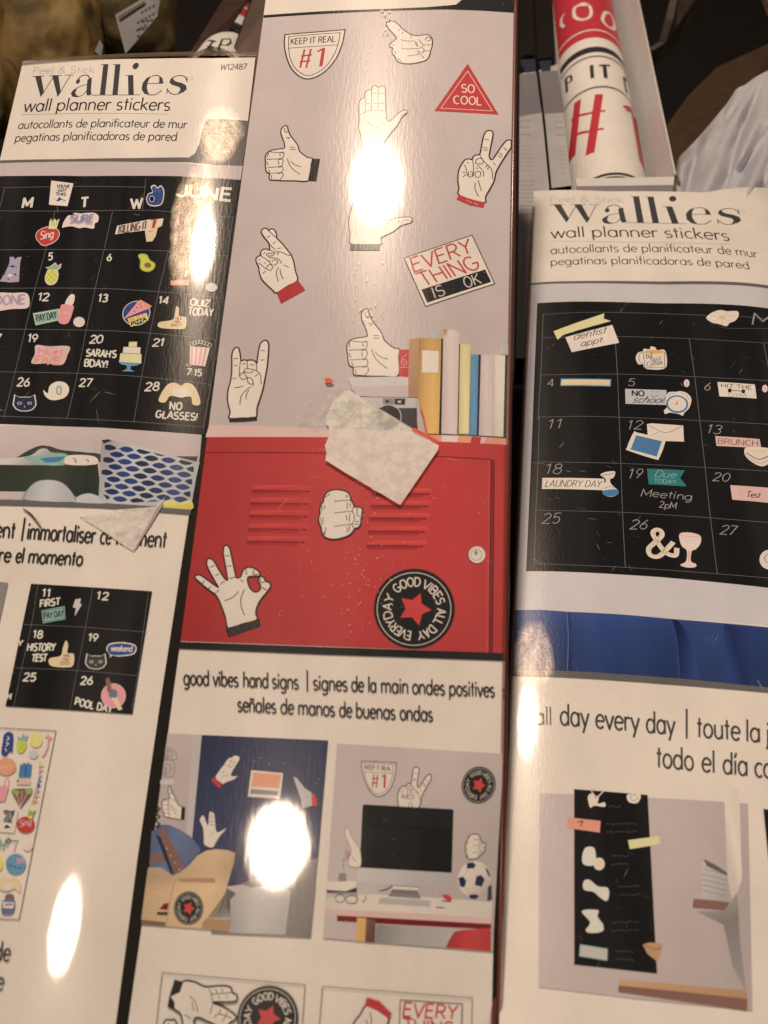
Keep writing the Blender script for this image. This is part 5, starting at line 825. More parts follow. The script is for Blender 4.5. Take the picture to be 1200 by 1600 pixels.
sticker('party_sticker', zs, lambda a: (a.line(ell(68, 938, 14, 16), 1.5, I['navy'], closed=True), a.line([(82, 938), (148, 940)], 1.3, I['navy']), a.lines([[(10, 925), (5, 1000)], [(50, 930), (30, 1005)], [(0, 960), (40, 965)], [(60, 960), (60, 985)]], 2.4, I['mint']), a.line([(128, 945), (112, 1010)], 2.8, I['rose']), a.fill(ell(215, 982, 36, 34), I['palepink'])), SHT)
sticker('globe_sticker', zs, lambda a: (a.fill(ell(125, 1115, 76, 78), I['sky']), a.lines([[(130, 1075), (190, 1070)], [(130, 1090), (190, 1085)], [(135, 1105), (188, 1100)]], 1.3, I['pink']), a.lines([[(65, 1135), (85, 1120), (100, 1140)], [(110, 1130), (130, 1145)], [(140, 1150), (170, 1140)]], 1.3, I['royal'])), SHT)
sticker('leaf_sticker', zs, lambda a: a.fill([(-10, 1050), (15, 1060), (28, 1100), (20, 1150), (-10, 1160)], I['yellow'], True), SHT)
sticker('heart_hands_sticker', zs, lambda a: (a.fill([(-10, 1230), (30, 1215), (75, 1225), (120, 1212), (160, 1260), (155, 1330), (120, 1300), (60, 1320), (0, 1300)], I['skin'], True), a.fill([(60, 1258), (90, 1255), (100, 1280), (65, 1308), (35, 1285), (40, 1260)], I['cream'], True)), SHT)
sticker('jar_sticker', zs, lambda a: (a.fill(ell(78, 1365, 34, 26), I['wood']), a.fill([(35, 1385), (115, 1390), (108, 1480), (60, 1498), (18, 1480)], I['denim'], True), a.fill([(34, 1400), (112, 1404), (106, 1450), (26, 1446)], I['white']), a.text('JAM', (40, 1428), (98, 1430), (42, 1410), 1, I['pen'])), SHT)
dl = Art(Ls, 'caption_lettering', T=Z(0, 1100, 3.2)); dl.text('de', (-30, 1280), (55, 1284), (-20, 1182), 2.4, I['soft_black']); dl.text('e', (-18, 1425), (24, 1428), (-10, 1330), 2.4, I['soft_black']).done()
edge_roll(Ls, uL - .0004, -.27, vL1 - .001, .0006, 'clear_sleeve', CLEAR_EDGE, drop=.0008)
CLEAR_FLANGE = clearish('clear_sleeve_flange', (.22, .17, .13), .55, .12)
def flange(S, u0, u1, v, w):
    vs, fs = [], []; prof = [(0, .0004), (w * .25, .0012), (w * .55, .0006), (w * .8, .0012), (w, .0002)]
    for i in range(25):
        u = u0 + (u1 - u0) * i / 24
        for dv, z in prof: vs.append(S.P(u, v + dv, z))
    k = len(prof)
    for i in range(24):
        for j in range(k - 1): fs.append([i * k + j, (i + 1) * k + j, (i + 1) * k + j + 1, i * k + j + 1])
    return make('clear_sleeve', vs, fs, CLEAR_FLANGE, S.root, smooth=True)
flange(Ls, uL0, uL, vL1 + .0003, .0026)
film_patch(Ls, 'crinkled_film', (300, 352), .0125, .046, .065, .30, (1, .88, .74), 1.0)
film_patch(Ls, 'crinkled_film', (345, 212), .013, .022, .10, .34, (1, .88, .74), 2.0)
# ================================================================== right pack
UR = 0.062
def hR(u): s = (u - UR) / .062; return -.0018 * s ** 4 - .0010 * s * s + .0028
def dR(u): s = (u - UR) / .062; return (-.0056 * s ** 3 - .0016 * s) / .062   # the film's own bow
Rs = Surface((892, -870), (-10300, 276), (800, 1300), .30, hR, dR)
Rs.root = tag(empty('sticker_pack', Rs.P(UR, .15, -.03)), 'clear pack of planner stickers showing a chalkboard calendar above a dark blue sofa', 'sticker pack', 'wall sticker packs')
RL_ = [(834, 299), (829, 440), (822, 560), (812, 800), (803, 950), (800, 1050), (797, 1100), (791, 1280), (786, 1400), (780, 1600), (776, 1760)]
uR = sum(Rs.uv(*p)[0] for p in RL_) / len(RL_)
solid_body(Rs, uR + .0003, .128, -.10, .400, .034, 'box_body', BOX_DARK)
Art(Rs, 'backing_card').fill(RL_ + [(1340, 1760), (1320, 1600), (1290, 1000), (1250, 500), (1235, 304), (1100, 301), (950, 299)], I['white']).done()
r2 = Z(800, 280, 3); r3 = Z(800, 560, 3); r4 = Z(780, 880, 2.857); r5 = Z(780, 1200, 2.857)
wordmark(Rs, r2, 'soft_black')
pk = Art(Rs, 'small_lettering', T=r2); pk.text('Peel & Stick', (178, 110), (526, 113), (176, 82), .8, I['greytext']).done()
tl = Art(Rs, 'title_lettering', T=r2); tl.text('wall planner stickers', (182, 278), (1026, 290), (178, 228), 2.4, I['pen']).line([(180, 290), (600, 296), (1028, 304)], .6, I['grey']).done()
tr = Art(Rs, 'translation_lettering', T=r2); tr.text('autocollants de planificateur de mur', (180, 352), (1156, 370), (178, 315), 1.6, I['pen']); tr.text('pegatinas planificadoras de pared', (180, 406), (1118, 424), (178, 370), 1.6, I['pen']).done()
Art(Rs, 'header_stripe', T=r2).fill([(86, 488), (300, 478), (700, 480), (1200, 498), (1350, 504), (1350, 520), (1200, 514), (700, 494), (300, 490), (84, 500)], I['grey_band']).done()
bk = Art(Rs, 'wall_picture'); bk.fill([(828, 446), (900, 443), (1033, 445), (1200, 451), (1250, 453), (1292, 990), (1200, 977), (1040, 965), (880, 956), (803, 953), (812, 800), (822, 560)], I['lavender'], g=((1000, 460, .03), (1000, 960, -.03)))
bk.done()
cb = Art(Rs, 'calendar_picture', T=r2); cb.fill([(118, 582), (300, 574), (700, 582), (1200, 606), (1400, 616), (1470, 1950), (1200, 1916), (700, 1866), (66, 1838), (94, 1200)], I['board'])
cb.lines([[(146, 634), (400, 624), (800, 634), (910, 640)], [(1000, 640), (1200, 656)], [(142, 744), (480, 738), (830, 748), (1250, 772)], [(135, 918), (490, 914), (850, 926), (1250, 948)]], .8, I['board_line'])
cb.line([(970, 680), (1000, 698), (1200, 700)], .6, I['board_line'])
cb.lines([[(146, 632), (135, 918), (122, 1130)], [(483, 740), (494, 915), (502, 1115)], [(830, 746), (856, 926), (880, 1130)], [(1180, 770), (1205, 900)]], .8, I['board_line'])
cb.T = r3
cb.lines([[(128, 276), (300, 272), (500, 276), (880, 292), (1250, 312)], [(122, 486), (500, 492), (905, 512), (1250, 532)], [(112, 712), (520, 722), (930, 748), (1250, 774)], [(104, 962), (530, 980), (960, 1010), (1250, 1034)], [(104, 940), (140, 966)]], .8, I['board_line'])
cb.lines([[(128, 270), (122, 486), (112, 712), (104, 962)], [(502, 276), (510, 492), (518, 722), (531, 980)], [(880, 292), (905, 512), (930, 748), (962, 1010)]], .8, I['board_line'])
CB = cb.done()
chalk(Rs, CB, r3, [('4', (166, 132), (198, 132), (170, 98)), ('5', (538, 128), (574, 130), (546, 94)), ('6', (898, 148), (930, 150), (906, 112)), ('11', (158, 332), (236, 330), (172, 288)), ('12', (532, 332), (606, 334), (546, 292)), ('13', (906, 352), (982, 354), (920, 312)), ('18', (148, 542), (234, 540), (162, 496)), ('19', (540, 562), (606, 564), (556, 518)), ('20', (936, 574), (1016, 578), (950, 536)), ('25', (136, 776), (224, 774), (150, 728)), ('26', (550, 800), (634, 802), (566, 756)), ('27', (968, 824), (1048, 828), (984, 782))], 1.4, 'greytext')
chalk(Rs, CB, r3, [('Meeting', (600, 646), (846, 666), (610, 612)), ('2pM', (688, 700), (772, 708), (694, 670))], 1.3, 'greytext')
chalk(Rs, CB, r2, [('MAY', (1112, 684), (1400, 700), (1120, 630))], 2.2, 'greytext')
def stk(name, T, f, label=None): return sticker(name, T, f, CB, Rs, label)
stk('appointment_sticker', r2, lambda a: (a.fill([(250, 742), (470, 684), (502, 768), (280, 812)], I['white']), a.text('dentist', (285, 756), (440, 722), (284, 724), 1.3, I['pen'], slant=.25), a.text('appt.', (318, 786), (432, 764), (316, 758), 1.3, I['pen'], slant=.25)))
stk('ribbon_sticker', r2, lambda a: (a.fill([(194, 714), (432, 630), (430, 655), (464, 666), (240, 730), (214, 754)], I['lime']), a.text('WORTH IT', (235, 735), (420, 672), (225, 702), .9, I['paleyellow'])))
stk('mug_sticker', r2, lambda a: (a.fill([(580, 840), (590, 815), (612, 808), (618, 796), (645, 798), (650, 785), (672, 790), (680, 802), (718, 806), (720, 885), (640, 892), (618, 880), (614, 868), (592, 868)], I['cream'], True), a.line([(612, 812), (600, 820), (594, 840), (600, 858), (614, 862)], .9, I['pen']), a.line([(614, 810), (716, 812), (716, 884), (624, 886), (614, 810)], .9, I['pen'], smooth=False), a.fill(ell(665, 810, 46, 9), I['ochre']), a.text('but', (628, 842), (660, 836), (626, 815), .9, I['pen']), a.text('first', (648, 858), (700, 850), (646, 836), .9, I['pen']), a.text('Coffee', (632, 882), (708, 868), (630, 858), .9, I['pen'])))
stk('flower_sticker', r2, lambda a: (a.fill([(910, 650), (940, 625), (975, 615), (1010, 620), (1055, 620), (1062, 640), (1045, 665), (1020, 675), (1005, 690), (970, 680), (935, 672)], I['cream'], True), a.lines([[(985, 650), (930, 640)], [(985, 650), (960, 625)], [(985, 650), (1010, 625)], [(985, 650), (1045, 640)], [(985, 650), (1030, 670)], [(985, 650), (985, 682)], [(985, 650), (945, 668)]], .9, I['ochre']), a.line(ell(985, 650, 12, 9), .9, I['ochre'], closed=True)))
stk('ruler_sticker', r3, lambda a: (a.fill([(228, 95), (466, 98), (464, 134), (226, 131)], I['sea']), a.fill([(232, 100), (460, 102), (458, 129), (230, 127)], I['skin']), *[a.line([(240 + 9 * k, 127), (240 + 9 * k, 121 - 3 * (k % 3 == 0))], .5, I['wood']) for k in range(24)]))
stk('no_school_sticker', r3, lambda a: (a.fill([(530, 144), (724, 150), (722, 220), (532, 214)], I['paleblue']), a.text('NO', (560, 176), (622, 178), (560, 152), 2.4, I['pen']), a.line([(650, 172), (665, 182), (685, 174)], .8, I['pen']), a.line([(655, 155), (656, 160)], .9, I['pen']), a.line([(680, 156), (681, 161)], .9, I['pen']), a.text('school!', (560, 208), (716, 210), (572, 178), 1.4, I['pen'], slant=.3)))
stk('alarm_clock_sticker', r3, lambda a: (a.fill([(722, 180), (735, 160), (770, 158), (790, 155), (820, 165), (840, 190), (832, 230), (808, 256), (800, 270), (780, 262), (740, 256), (718, 262), (712, 246), (726, 230), (720, 205)], I['cream'], True), a.fill(ell(774, 216, 52, 42, rot=5), I['sea']), a.fill(ell(774, 215, 43, 34, rot=5), I['white']), a.line([(774, 202), (772, 218), (762, 214)], .9, I['pen']), a.lines([[(732, 185), (745, 168), (765, 165)], [(790, 163), (815, 172), (828, 195)]], .9, I['grey'])))
for cx, cy in ((818, 118), (1185, 143)): stk('bean_sticker', r3, lambda a: (a.fill(ell(cx, cy, 13, 18), I['palepink']), a.line([(cx - 5, cy - 8), (cx + 3, cy), (cx - 3, cy + 10)], .7, I['wood'])))
stk('gym_sticker', r3, lambda a: (a.fill([(962, 112), (1138, 124), (1146, 190), (972, 180)], I['white']), a.text('HIT THE', (978, 138), (1126, 148), (978, 120), 1.1, I['pen']), a.line([(1020, 150), (1085, 156)], 1.6, I['pen']), a.fill(ell(1020, 152, 9, 10), I['pen']), a.fill(ell(1084, 156, 9, 10), I['pen']), a.text('GYM', (1012, 180), (1100, 186), (1012, 162), .9, I['grey'])))
stk('envelope_sticker', r3, lambda a: (a.fill([(632, 310), (650, 306), (802, 316), (806, 392), (690, 388), (636, 366)], I['cream']), a.line([(640, 314), (720, 350), (798, 318)], .8, I['pen']), a.line([(644, 368), (690, 345)], .7, I['grey'])))
stk('mail_sticker', r3, lambda a: (a.fill([(570, 348), (590, 350), (705, 378), (718, 392), (690, 468), (670, 474), (545, 434), (538, 420)], I['cream'], True), a.fill([(582, 362), (702, 390), (678, 462), (555, 428)], I['sea']), a.text('MAIL', (580, 415), (672, 440), (592, 382), 1.4, I['denim'])))
stk('brunch_sticker', r3, lambda a: (a.fill([(952, 366), (1160, 380), (1168, 424), (958, 412)], I['rose']), a.text('BRUNCH', (962, 402), (1156, 414), (962, 376), 1.5, I['wood'])))
stk('sandwich_sticker', r3, lambda a: (a.fill([(1090, 425), (1130, 418), (1210, 425), (1230, 470), (1170, 508), (1100, 468)], I['cream'], True), a.fill([(1105, 430), (1210, 432), (1160, 455)], I['skin']), a.line([(1098, 445), (1160, 475), (1225, 445)], 1.6, I['forest']), a.line([(1100, 460), (1165, 492), (1225, 462)], 1.2, I['tan'])))
stk('laundry_sticker', r3, lambda a: (a.fill([(142, 562), (432, 566), (434, 620), (140, 614)], I['white']), a.text('LAUNDRY DAY', (152, 604), (416, 606), (156, 574), 1.1, I['pen'], slant=.15)))
stk('spray_bottle_sticker', r3, lambda a: (a.fill([(414, 548), (440, 534), (482, 532), (476, 560), (460, 568), (464, 590), (495, 620), (490, 642), (460, 650), (432, 640), (426, 606), (440, 570)], I['white'], True), a.fill([(428, 622), (492, 616), (496, 640), (460, 648), (430, 642)], I['sea'], True), a.line([(420, 550), (450, 546), (478, 540)], 1, I['pen']), a.line([(445, 565), (462, 560)], 1.6, I['rose']), a.line([(430, 612), (460, 602), (492, 612)], .8, I['pen'])))
stk('banner_sticker', r3, lambda a: (a.fill([(632, 518), (810, 526), (788, 562), (818, 602), (640, 592)], I['teal']), a.text('Due', (664, 556), (768, 562), (668, 524), 1.2, I['mint'], slant=.2), a.text('TODAY', (664, 584), (770, 590), (664, 566), 1.0, I['mint'])))
stk('test_sticker', r3, lambda a: (a.fill([(1022, 596), (1220, 610), (1230, 682), (1032, 664)], I['rose']), a.line(ell(1128, 640, 60, 30, rot=4), .8, I['coral'], closed=True), a.text('Test', (1095, 652), (1162, 656), (1096, 624), 1.4, I['pen'], slant=.2)))
stk('ampersand_sticker', r3, lambda a: (a.line([(772, 890), (765, 925), (720, 912), (680, 860), (660, 822), (675, 805), (698, 812), (700, 835), (665, 868), (640, 895), (650, 925), (690, 928), (740, 880), (755, 862)], 8.0, I['cream']), a.line([(772, 890), (762, 922), (720, 908), (682, 860), (664, 824), (677, 808), (694, 816), (694, 835), (660, 872), (644, 897), (654, 920), (690, 922), (738, 876), (755, 862)], 1.0, I['ochre'])))
stk('wine_glass_sticker', r3, lambda a: (a.fill([(784, 826), (830, 818), (880, 832), (884, 866), (862, 896), (842, 906), (838, 952), (862, 966), (858, 980), (820, 982), (788, 970), (815, 952), (818, 902), (794, 880)], I['palepink'], True), a.fill([(790, 858), (830, 864), (878, 860), (858, 892), (830, 898), (800, 884)], I['white'], True), a.line([(788, 830), (832, 838), (878, 834)], .9, I['coral']), a.line([(828, 904), (828, 955)], 1.6, I['coral'])))
stk('roll_sticker', r3, lambda a: (a.fill(ell(1205, 945, 46, 46), I['white']), a.line(ell(1208, 940, 24, 22), 1.2, I['wood'], closed=True)))
# sofa band
so = Art(Rs, 'sofa_picture', T=r4); so.fill([(62, 212), (180, 210), (300, 218), (540, 230), (770, 250), (1200, 288), (1420, 306), (1440, 600), (1200, 556), (800, 516), (300, 482), (52, 474)], I['sofa'], g=[((300, 218, -.35), (320, 300, -.02), (340, 480, .24)), ((60, 340, .0), (310, 350, .12), (420, 360, -.12), (760, 380, .10), (1000, 400, -.05), (1200, 420, .18))]);
so.fill([(770, 250), (800, 260), (830, 300), (870, 400), (900, 520), (806, 516), (792, 360)], I['sofa_dark'], g=((792, 400, .45), (830, 400, .1), (880, 420, -.45))); so.fill([(300, 218), (316, 226), (336, 360), (338, 484), (306, 480), (308, 330)], I['sofa_dark'], g=((308, 400, .35), (338, 400, -.4))); so.fill([(1000, 270), (1110, 280), (1120, 548), (1010, 538)], I['sofa_dark'], g=((1005, 400, -.3), (1060, 400, .3), (1115, 400, -.1)))
so.line([(302, 220), (308, 330), (304, 478)], 1.2, I['denim']); so.line([(768, 252), (792, 350), (804, 512)], 1.6, I['royal']); so.line([(64, 214), (180, 212), (300, 220)], 1.6, I['royal']); so.line([(310, 222), (540, 234), (765, 254)], 1.6, I['royal']); so.line([(785, 254), (1200, 292)], 1.4, I['royal']); so.done()
Art(Rs, 'caption_stripe', T=r4).fill([(52, 476), (300, 484), (800, 518), (1200, 558), (1430, 584), (1440, 606), (1200, 580), (800, 546), (300, 512), (50, 504)], I['grey_band']).done()
ca = Art(Rs, 'caption_lettering', T=r4); ca.text('all', (160, 720), (238, 722), (160, 640), 2.2, I['soft_black']); ca.words([('day', 272, 400), ('every', 430, 626), ('day', 656, 784), ('|', 828, 850), ('toute', 882, 1076), ('la', 1100, 1166), ('journée', 1192, 1480)], (272, 722), (1166, 800), (0, -96), 3.2, I['soft_black']); ca.words([('todo', 702, 868), ('el', 903, 965), ('día', 998, 1110), ('cada', 1140, 1320)], (702, 910), (1110, 950), (0, -98), 3.2, I['soft_black']).done()
pc = Art(Rs, 'room_picture', T=r5); pc.fill([(180, 115), (600, 130), (1110, 160), (1130, 1085), (600, 1030), (175, 980)], I['wall'], g=((200, 500, .0), (800, 300, .05), (1080, 950, .20))); PC = pc.done()
bb = Art(Rs, 'board_print', PC, r5); bb.fill([(334, 96), (662, 122), (704, 920), (334, 880)], I['board'])
for (x, y, L_, n) in ((490, 175, 65, 1), (480, 250, 150, 2), (500, 395, 90, 2), (530, 530, 110, 2), (500, 690, 130, 2), (520, 820, 90, 2)):
    for k in range(n):
        for j in range(int(L_ / 14)): bb.line([(x + j * 14, y + k * 36 + random.uniform(-3, 3)), (x + j * 14 + 8, y + k * 36 + random.uniform(-7, 5))], .8, I['grey_band'])
bb.done()
def stp(name, f): return sticker(name, r5, f, PC, Rs)
stp('flower_sticker', lambda a: (a.fill([(395, 130), (415, 115), (430, 135), (445, 128), (440, 160), (470, 155), (470, 175), (425, 170), (405, 178)], I['cream'], True), a.line([(410, 104), (435, 130), (470, 100)], 1.6, I['cream'])))
stp('medal_sticker', lambda a: (a.fill([(572, 120), (628, 120), (622, 152), (600, 160), (575, 150)], I['cream'], True), a.line(ell(600, 134, 16, 14), 1.0, I['grey'], closed=True)))
stp('coral_tape_sticker', lambda a: (a.fill([(305, 222), (452, 238), (448, 290), (302, 270)], I['coral']), a.line([(350, 245), (372, 238), (362, 262)], 1.6, I['pen'])))
stp('yellow_tape_sticker', lambda a: a.fill([(574, 324), (712, 306), (716, 342), (582, 364)], I['lime']))
stp('cup_sticker', lambda a: (a.fill([(380, 362), (424, 360), (426, 432), (372, 428)], I['chalk'], True), a.fill(ell(445, 430, 25, 28), I['chalk']), a.fill(ell(446, 428, 16, 16), I['skin'])))
stp('bone_sticker', lambda a: a.fill([(375, 510), (400, 500), (440, 530), (480, 535), (490, 560), (480, 595), (450, 580), (420, 555), (378, 545)], I['chalk'], True))
stp('scissors_sticker', lambda a: a.fill([(368, 640), (440, 636), (438, 665), (462, 700), (460, 730), (410, 738), (385, 725), (405, 690)], I['chalk'], True))
stp('word_sticker', lambda a: (a.fill([(360, 788), (484, 808), (482, 862), (356, 842)], I['mint']), a.fill([(362, 792), (480, 812), (478, 858), (360, 838)], I['silver'])))
stp('pencil_pot_sticker', lambda a: (a.fill([(640, 790), (668, 780), (730, 785), (722, 835), (700, 862), (660, 830)], I['tan']), a.line([(650, 795), (700, 812), (720, 800)], 1.4, I['wood'])))
shf = Art(Rs, 'shelf_print', PC, r5); shf.fill([(535, 945), (1100, 995), (1106, 1030), (535, 972)], I['tan'], g=((540, 950, -.15), (1100, 1010, .12))).fill([(532, 972), (1106, 1032), (1105, 1085), (530, 1002)], I['wood']).done(); shf = Art(Rs, 'shelf_print', PC, r5); shf.fill([(866, 585), (1030, 602), (1032, 640), (862, 625)], I['wood']).done()
bks = Art(Rs, 'book_print', PC, r5); bks.fill([(900, 420), (1010, 470), (1028, 602), (905, 585)], I['silver'], g=((905, 500, .0), (1020, 560, .25))).lines([[(905, 450 + 24 * k), (1016, 478 + 24 * k)] for k in range(5)], 1.2, I['grey'], smooth=False).fill([(912, 408), (975, 440), (1045, 490), (1010, 480), (925, 440)], I['grey_band']).done()
cr = Art(Rs, 'curtain_print', PC, r5); cr.fill([(1000, 60), (1070, 100), (1082, 500), (1060, 560), (1036, 590), (1016, 470)], I['cream'], g=((1000, 300, .18), (1040, 300, -.04), (1080, 300, .05))).fill([(1030, 600), (1062, 560), (1072, 760), (1100, 1000), (1040, 880), (1000, 700), (880, 640), (1000, 640)], I['grey'], g=((900, 640, -.25), (1020, 680, .10), (1060, 980, -.2))).done()
pane('board_print', r5, [([(1178, 185), (1300, 196), (1300, 420), (1200, 405)], 'board')], PC, Rs)
edge_roll(Rs, uR + .0003, -.10, .404, .0012, 'clear_sleeve', CLEAR_EDGE, sign=-1, drop=.02)

film_patch(Rs, 'crinkled_film', (832, 1022), .011, .019, .06, .30, (1, .88, .74), 4.0)
# ================================================================== tape scraps lying on the packs
def fibre(name, col, col2, a_lo, a_hi, scale=900, tl=.42, th=.6):
    m = bpy.data.materials.new(name); m.use_nodes = True; nt = m.node_tree; p = nt.nodes['Principled BSDF']; L = nt.links.new
    geo = nt.nodes.new('ShaderNodeNewGeometry'); n = N(nt, 'ShaderNodeTexNoise', Scale=scale, Detail=5.0, Roughness=.65); L(geo.outputs['Position'], n.inputs['Vector'])
    r = nt.nodes.new('ShaderNodeValToRGB'); r.color_ramp.elements[0].position = .38; r.color_ramp.elements[0].color = (*AL(*col2), 1); r.color_ramp.elements[1].position = .62; r.color_ramp.elements[1].color = (*AL(*col), 1)
    L(n.outputs[0], r.inputs[0]); L(r.outputs[0], p.inputs['Base Color'])
    n2 = N(nt, 'ShaderNodeTexNoise', Scale=scale * .22, Detail=6.0, Roughness=.7); L(geo.outputs['Position'], n2.inputs['Vector'])
    mr = N(nt, 'ShaderNodeMapRange'); mr.inputs[1].default_value = tl; mr.inputs[2].default_value = th; mr.inputs[3].default_value = a_lo; mr.inputs[4].default_value = a_hi
    L(n2.outputs[0], mr.inputs[0]); L(mr.outputs[0], p.inputs['Alpha'])
    b = N(nt, 'ShaderNodeBump', Strength=.6, Distance=.0003); L(n.outputs[0], b.inputs['Height']); L(b.outputs[0], p.inputs['Normal'])
    p.inputs['Roughness'].default_value = .7; p.inputs['Specular IOR Level'].default_value = .25; return m
TAPE_TOP = fibre('tape_grey_side', (216, 200, 176), (204, 190, 166), .55, .94)
TAPE_LOW = fibre('tape_pale_side', (228, 198, 180), (216, 182, 166), .80, .97)
TAPE_CLEAR = fibre('tape_milky', (216, 194, 166), (206, 184, 156), .5, .95, tl=.35, th=.6)
RESIDUE = fibre('adhesive_residue', (208, 190, 164), (198, 180, 156), 0.0, .34, scale=700, tl=.45, th=.68)
def lay(S, d=.00025): S.lift += d
def jag(pts, amp=3.0, n=9):
    out = []
    for i in range(len(pts)):
        a, b = pts[i], pts[(i + 1) % len(pts)]
        for k in range(n): t = k / n; out.append((a[0] + (b[0] - a[0]) * t + random.uniform(-amp, amp), a[1] + (b[1] - a[1]) * t + random.uniform(-amp, amp)))
    return out
lay(Cs)
rs = Art(Cs, 'tape_residue', False, zt); rs.fill(jag([(-60, 360), (60, 280), (150, 190), (300, 190), (420, 280), (330, 560), (175, 560), (-80, 520)], 14), RESIDUE); tag(rs.done(), 'patchy milky adhesive residue fading out to the left of the torn tape', 'residue')
lay(Cs, .0001)
tp = Art(Cs, 'tape_scrap', False, zt)
tp.fill(jag([(215, 330), (300, 262), (345, 225), (455, 288)], 9, 7)[:21] + [(455, 288), (900, 556), (890, 580), (640, 575), (420, 560)] + jag([(190, 560), (150, 470), (200, 400), (215, 330)], 12, 6)[:18], TAPE_TOP)
tp.fill(jag([(185, 558), (420, 558), (640, 573), (888, 578)], .5, 1)[:4] + jag([(888, 578), (1085, 680), (1122, 698)], 1.5, 4)[:9] + [(1116, 735), (795, 1205), (700, 1150), (640, 1112), (560, 1072), (545, 1058), (330, 932), (160, 825), (168, 760), (155, 700), (190, 620)], TAPE_LOW)
tp = tag(tp.done(), 'torn piece of fibrous whitish tape with an orange edge stuck across the red locker', 'tape')
orr = Art(Cs, 'orange_remnant', tp, zt); om = plain('orange_tape', (.80, .10, .02), rough=.4, noise=.25, nscale=400)
orr.fill([(905, 548), (960, 572), (1030, 612), (1112, 655), (1106, 684), (1060, 662), (1000, 625), (945, 595), (895, 580)], om)
orr.line([(957, 352), (985, 430), (1005, 520), (1020, 612)], 2.2, om, taper=True); orr.done()
orb = Art(Cs, 'orange_remnant', tp, zt); orb.fill([(150, 130), (190, 124), (232, 150), (205, 168), (160, 165)], om).done()
lay(Ls)
z7l = Z(0, 660, 3.529)
tq = Art(Ls, 'tape_scrap', False, z7l); tq.fill(jag([(432, 512), (560, 496), (700, 480), (860, 470), (915, 415), (880, 478), (740, 712), (650, 655), (540, 580)], 2, 5), TAPE_CLEAR)
tq = tag(tq.done(), 'milky triangular scrap of clear tape over the caption below the blue cushion', 'tape')
te = Art(Ls, 'folded_edge', tq, z7l); te.fill([(868, 478), (898, 440), (905, 455), (760, 690), (740, 712)], plain('tape_fold', AL(150, 130, 112), rough=.4)).done()
hr = Art(Ls, 'plastic_thread', False, z7l); hr.line([(132, 480), (170, 505), (205, 545), (236, 590)], 3.0, plain('thread_dark', (.02, .02, .016), rough=.4), taper=True); hr.line([(140, 480), (182, 510), (216, 556), (242, 592)], .9, plain('thread_light', (.6, .55, .48), rough=.3), taper=True)
tag(hr.done(), 'short dark curved plastic thread lying on the left calendar pack above its caption', 'thread')
# ================================================================== things deeper in the box
def cw(x, y, z): return CAMPOS + W(ray(x, y) * z)
def slab(name, pts, thick, mat, parent=None):
    """Flat or folded sheet from (photo x, photo y, depth) corners with a real thickness behind it."""
    f = [cw(*p) for p in pts]; n = Vector((0, 0, 0))
    for i in range(len(f)): n += (f[i - 1]).cross(f[i])
    c = sum(f, Vector()) / len(f); n = sum(((f[i - 1] - c).cross(f[i] - c) for i in range(len(f))), Vector()).normalized()
    if n.dot(CAMPOS - c) < 0: n = -n
    k = len(f); vs = f + [p - n * thick for p in f]; fs = [list(range(k)), list(range(2 * k - 1, k - 1, -1))] + [[i, (i + 1) % k, k + (i + 1) % k, k + i] for i in range(k)]
    return make(name, vs, fs, mat, parent)
def blob(name, c, rad, rot, mat, parent=None, seed=1, amp=.1, seg=40):
    from mathutils import noise
    vs, fs = [], []; R3 = Matrix.Rotation(rot, 3, 'Y')
    for i in range(seg + 1):
        th = math.pi * i / seg
        for j in range(seg):
            a = 2 * math.pi * j / seg; d = Vector((math.sin(th) * math.cos(a), math.sin(th) * math.sin(a), math.cos(th)))
            d = Vector((math.copysign(abs(d.x) ** .75, d.x), math.copysign(abs(d.y) ** .75, d.y), math.copysign(abs(d.z) ** .75, d.z)))
            k = 1 + amp * noise.noise(d * 2.2 + Vector((seed * 7.1, 0, 0))) + amp * .4 * noise.noise(d * 6 + Vector((0, seed, 0)))
            vs.append(c + W(R3.transposed() @ Vector((d.x * rad[0], d.y * rad[1], d.z * rad[2])) * k))
    for i in range(seg):
        for j in range(seg): fs.append([i * seg + j, i * seg + (j + 1) % seg, (i + 1) * seg + (j + 1) % seg, (i + 1) * seg + j])
    return make(name, vs, fs, mat, parent, smooth=True)
# added bin walls and brown cardboard, both darkened to stand in for shade
BLACKP = plain('deep_black', (.006, .0055, .005), rough=.5, noise=.4)  # black chosen so floor and walls stand in for the unlit depth
CARTON = plain('cardboard_shaded', (.050, .027, .012), rough=.9, noise=.25, nscale=90)  # shade of the deep box put into the brown
fl = make('box_floor', [(-.9, -.5, -.02), (.9, -.5, -.02), (.9, 1.6, -.02), (-.9, 1.6, -.02)], [[0, 1, 2, 3]], BLACKP); tag(fl, kind='structure')
bn = tag(empty('dark_bin_surround', (0, 1.2, -.02)), 'added bin walls around the packs, black in place of the shade in the top corners', 'bin')
def wallbox(name, x0, x1, y0, y1, z0, z1, mat, parent):
    v = [(x, y, z) for z in (z0, z1) for y in (y0, y1) for x in (x0, x1)]
    return make(name, v, [[0, 2, 3, 1], [4, 5, 7, 6], [0, 1, 5, 4], [2, 6, 7, 3], [0, 4, 6, 2], [1, 3, 7, 5]], mat, parent)
wallbox('dark_bin_wall', -.66, .76, 1.2, 1.21, -.016, .40, BLACKP, bn); wallbox('dark_bin_wall', -.67, -.662, -.1, 1.198, -.016, .34, BLACKP, bn); wallbox('dark_bin_wall', .762, .77, -.1, 1.21, -.016, .34, BLACKP, bn)
ct = tag(empty('cardboard_piece', cw(1130, 180, .70)), 'plain brown cardboard sheet darkened as if in shadow behind the white plastic bag', 'cardboard')
slab('sheet', [(1035, 205, .66), (1075, 150, .68), (1120, 105, .70), (1215, 62, .72), (1230, 260, .66), (1050, 330, .60)], .003, CARTON, ct)
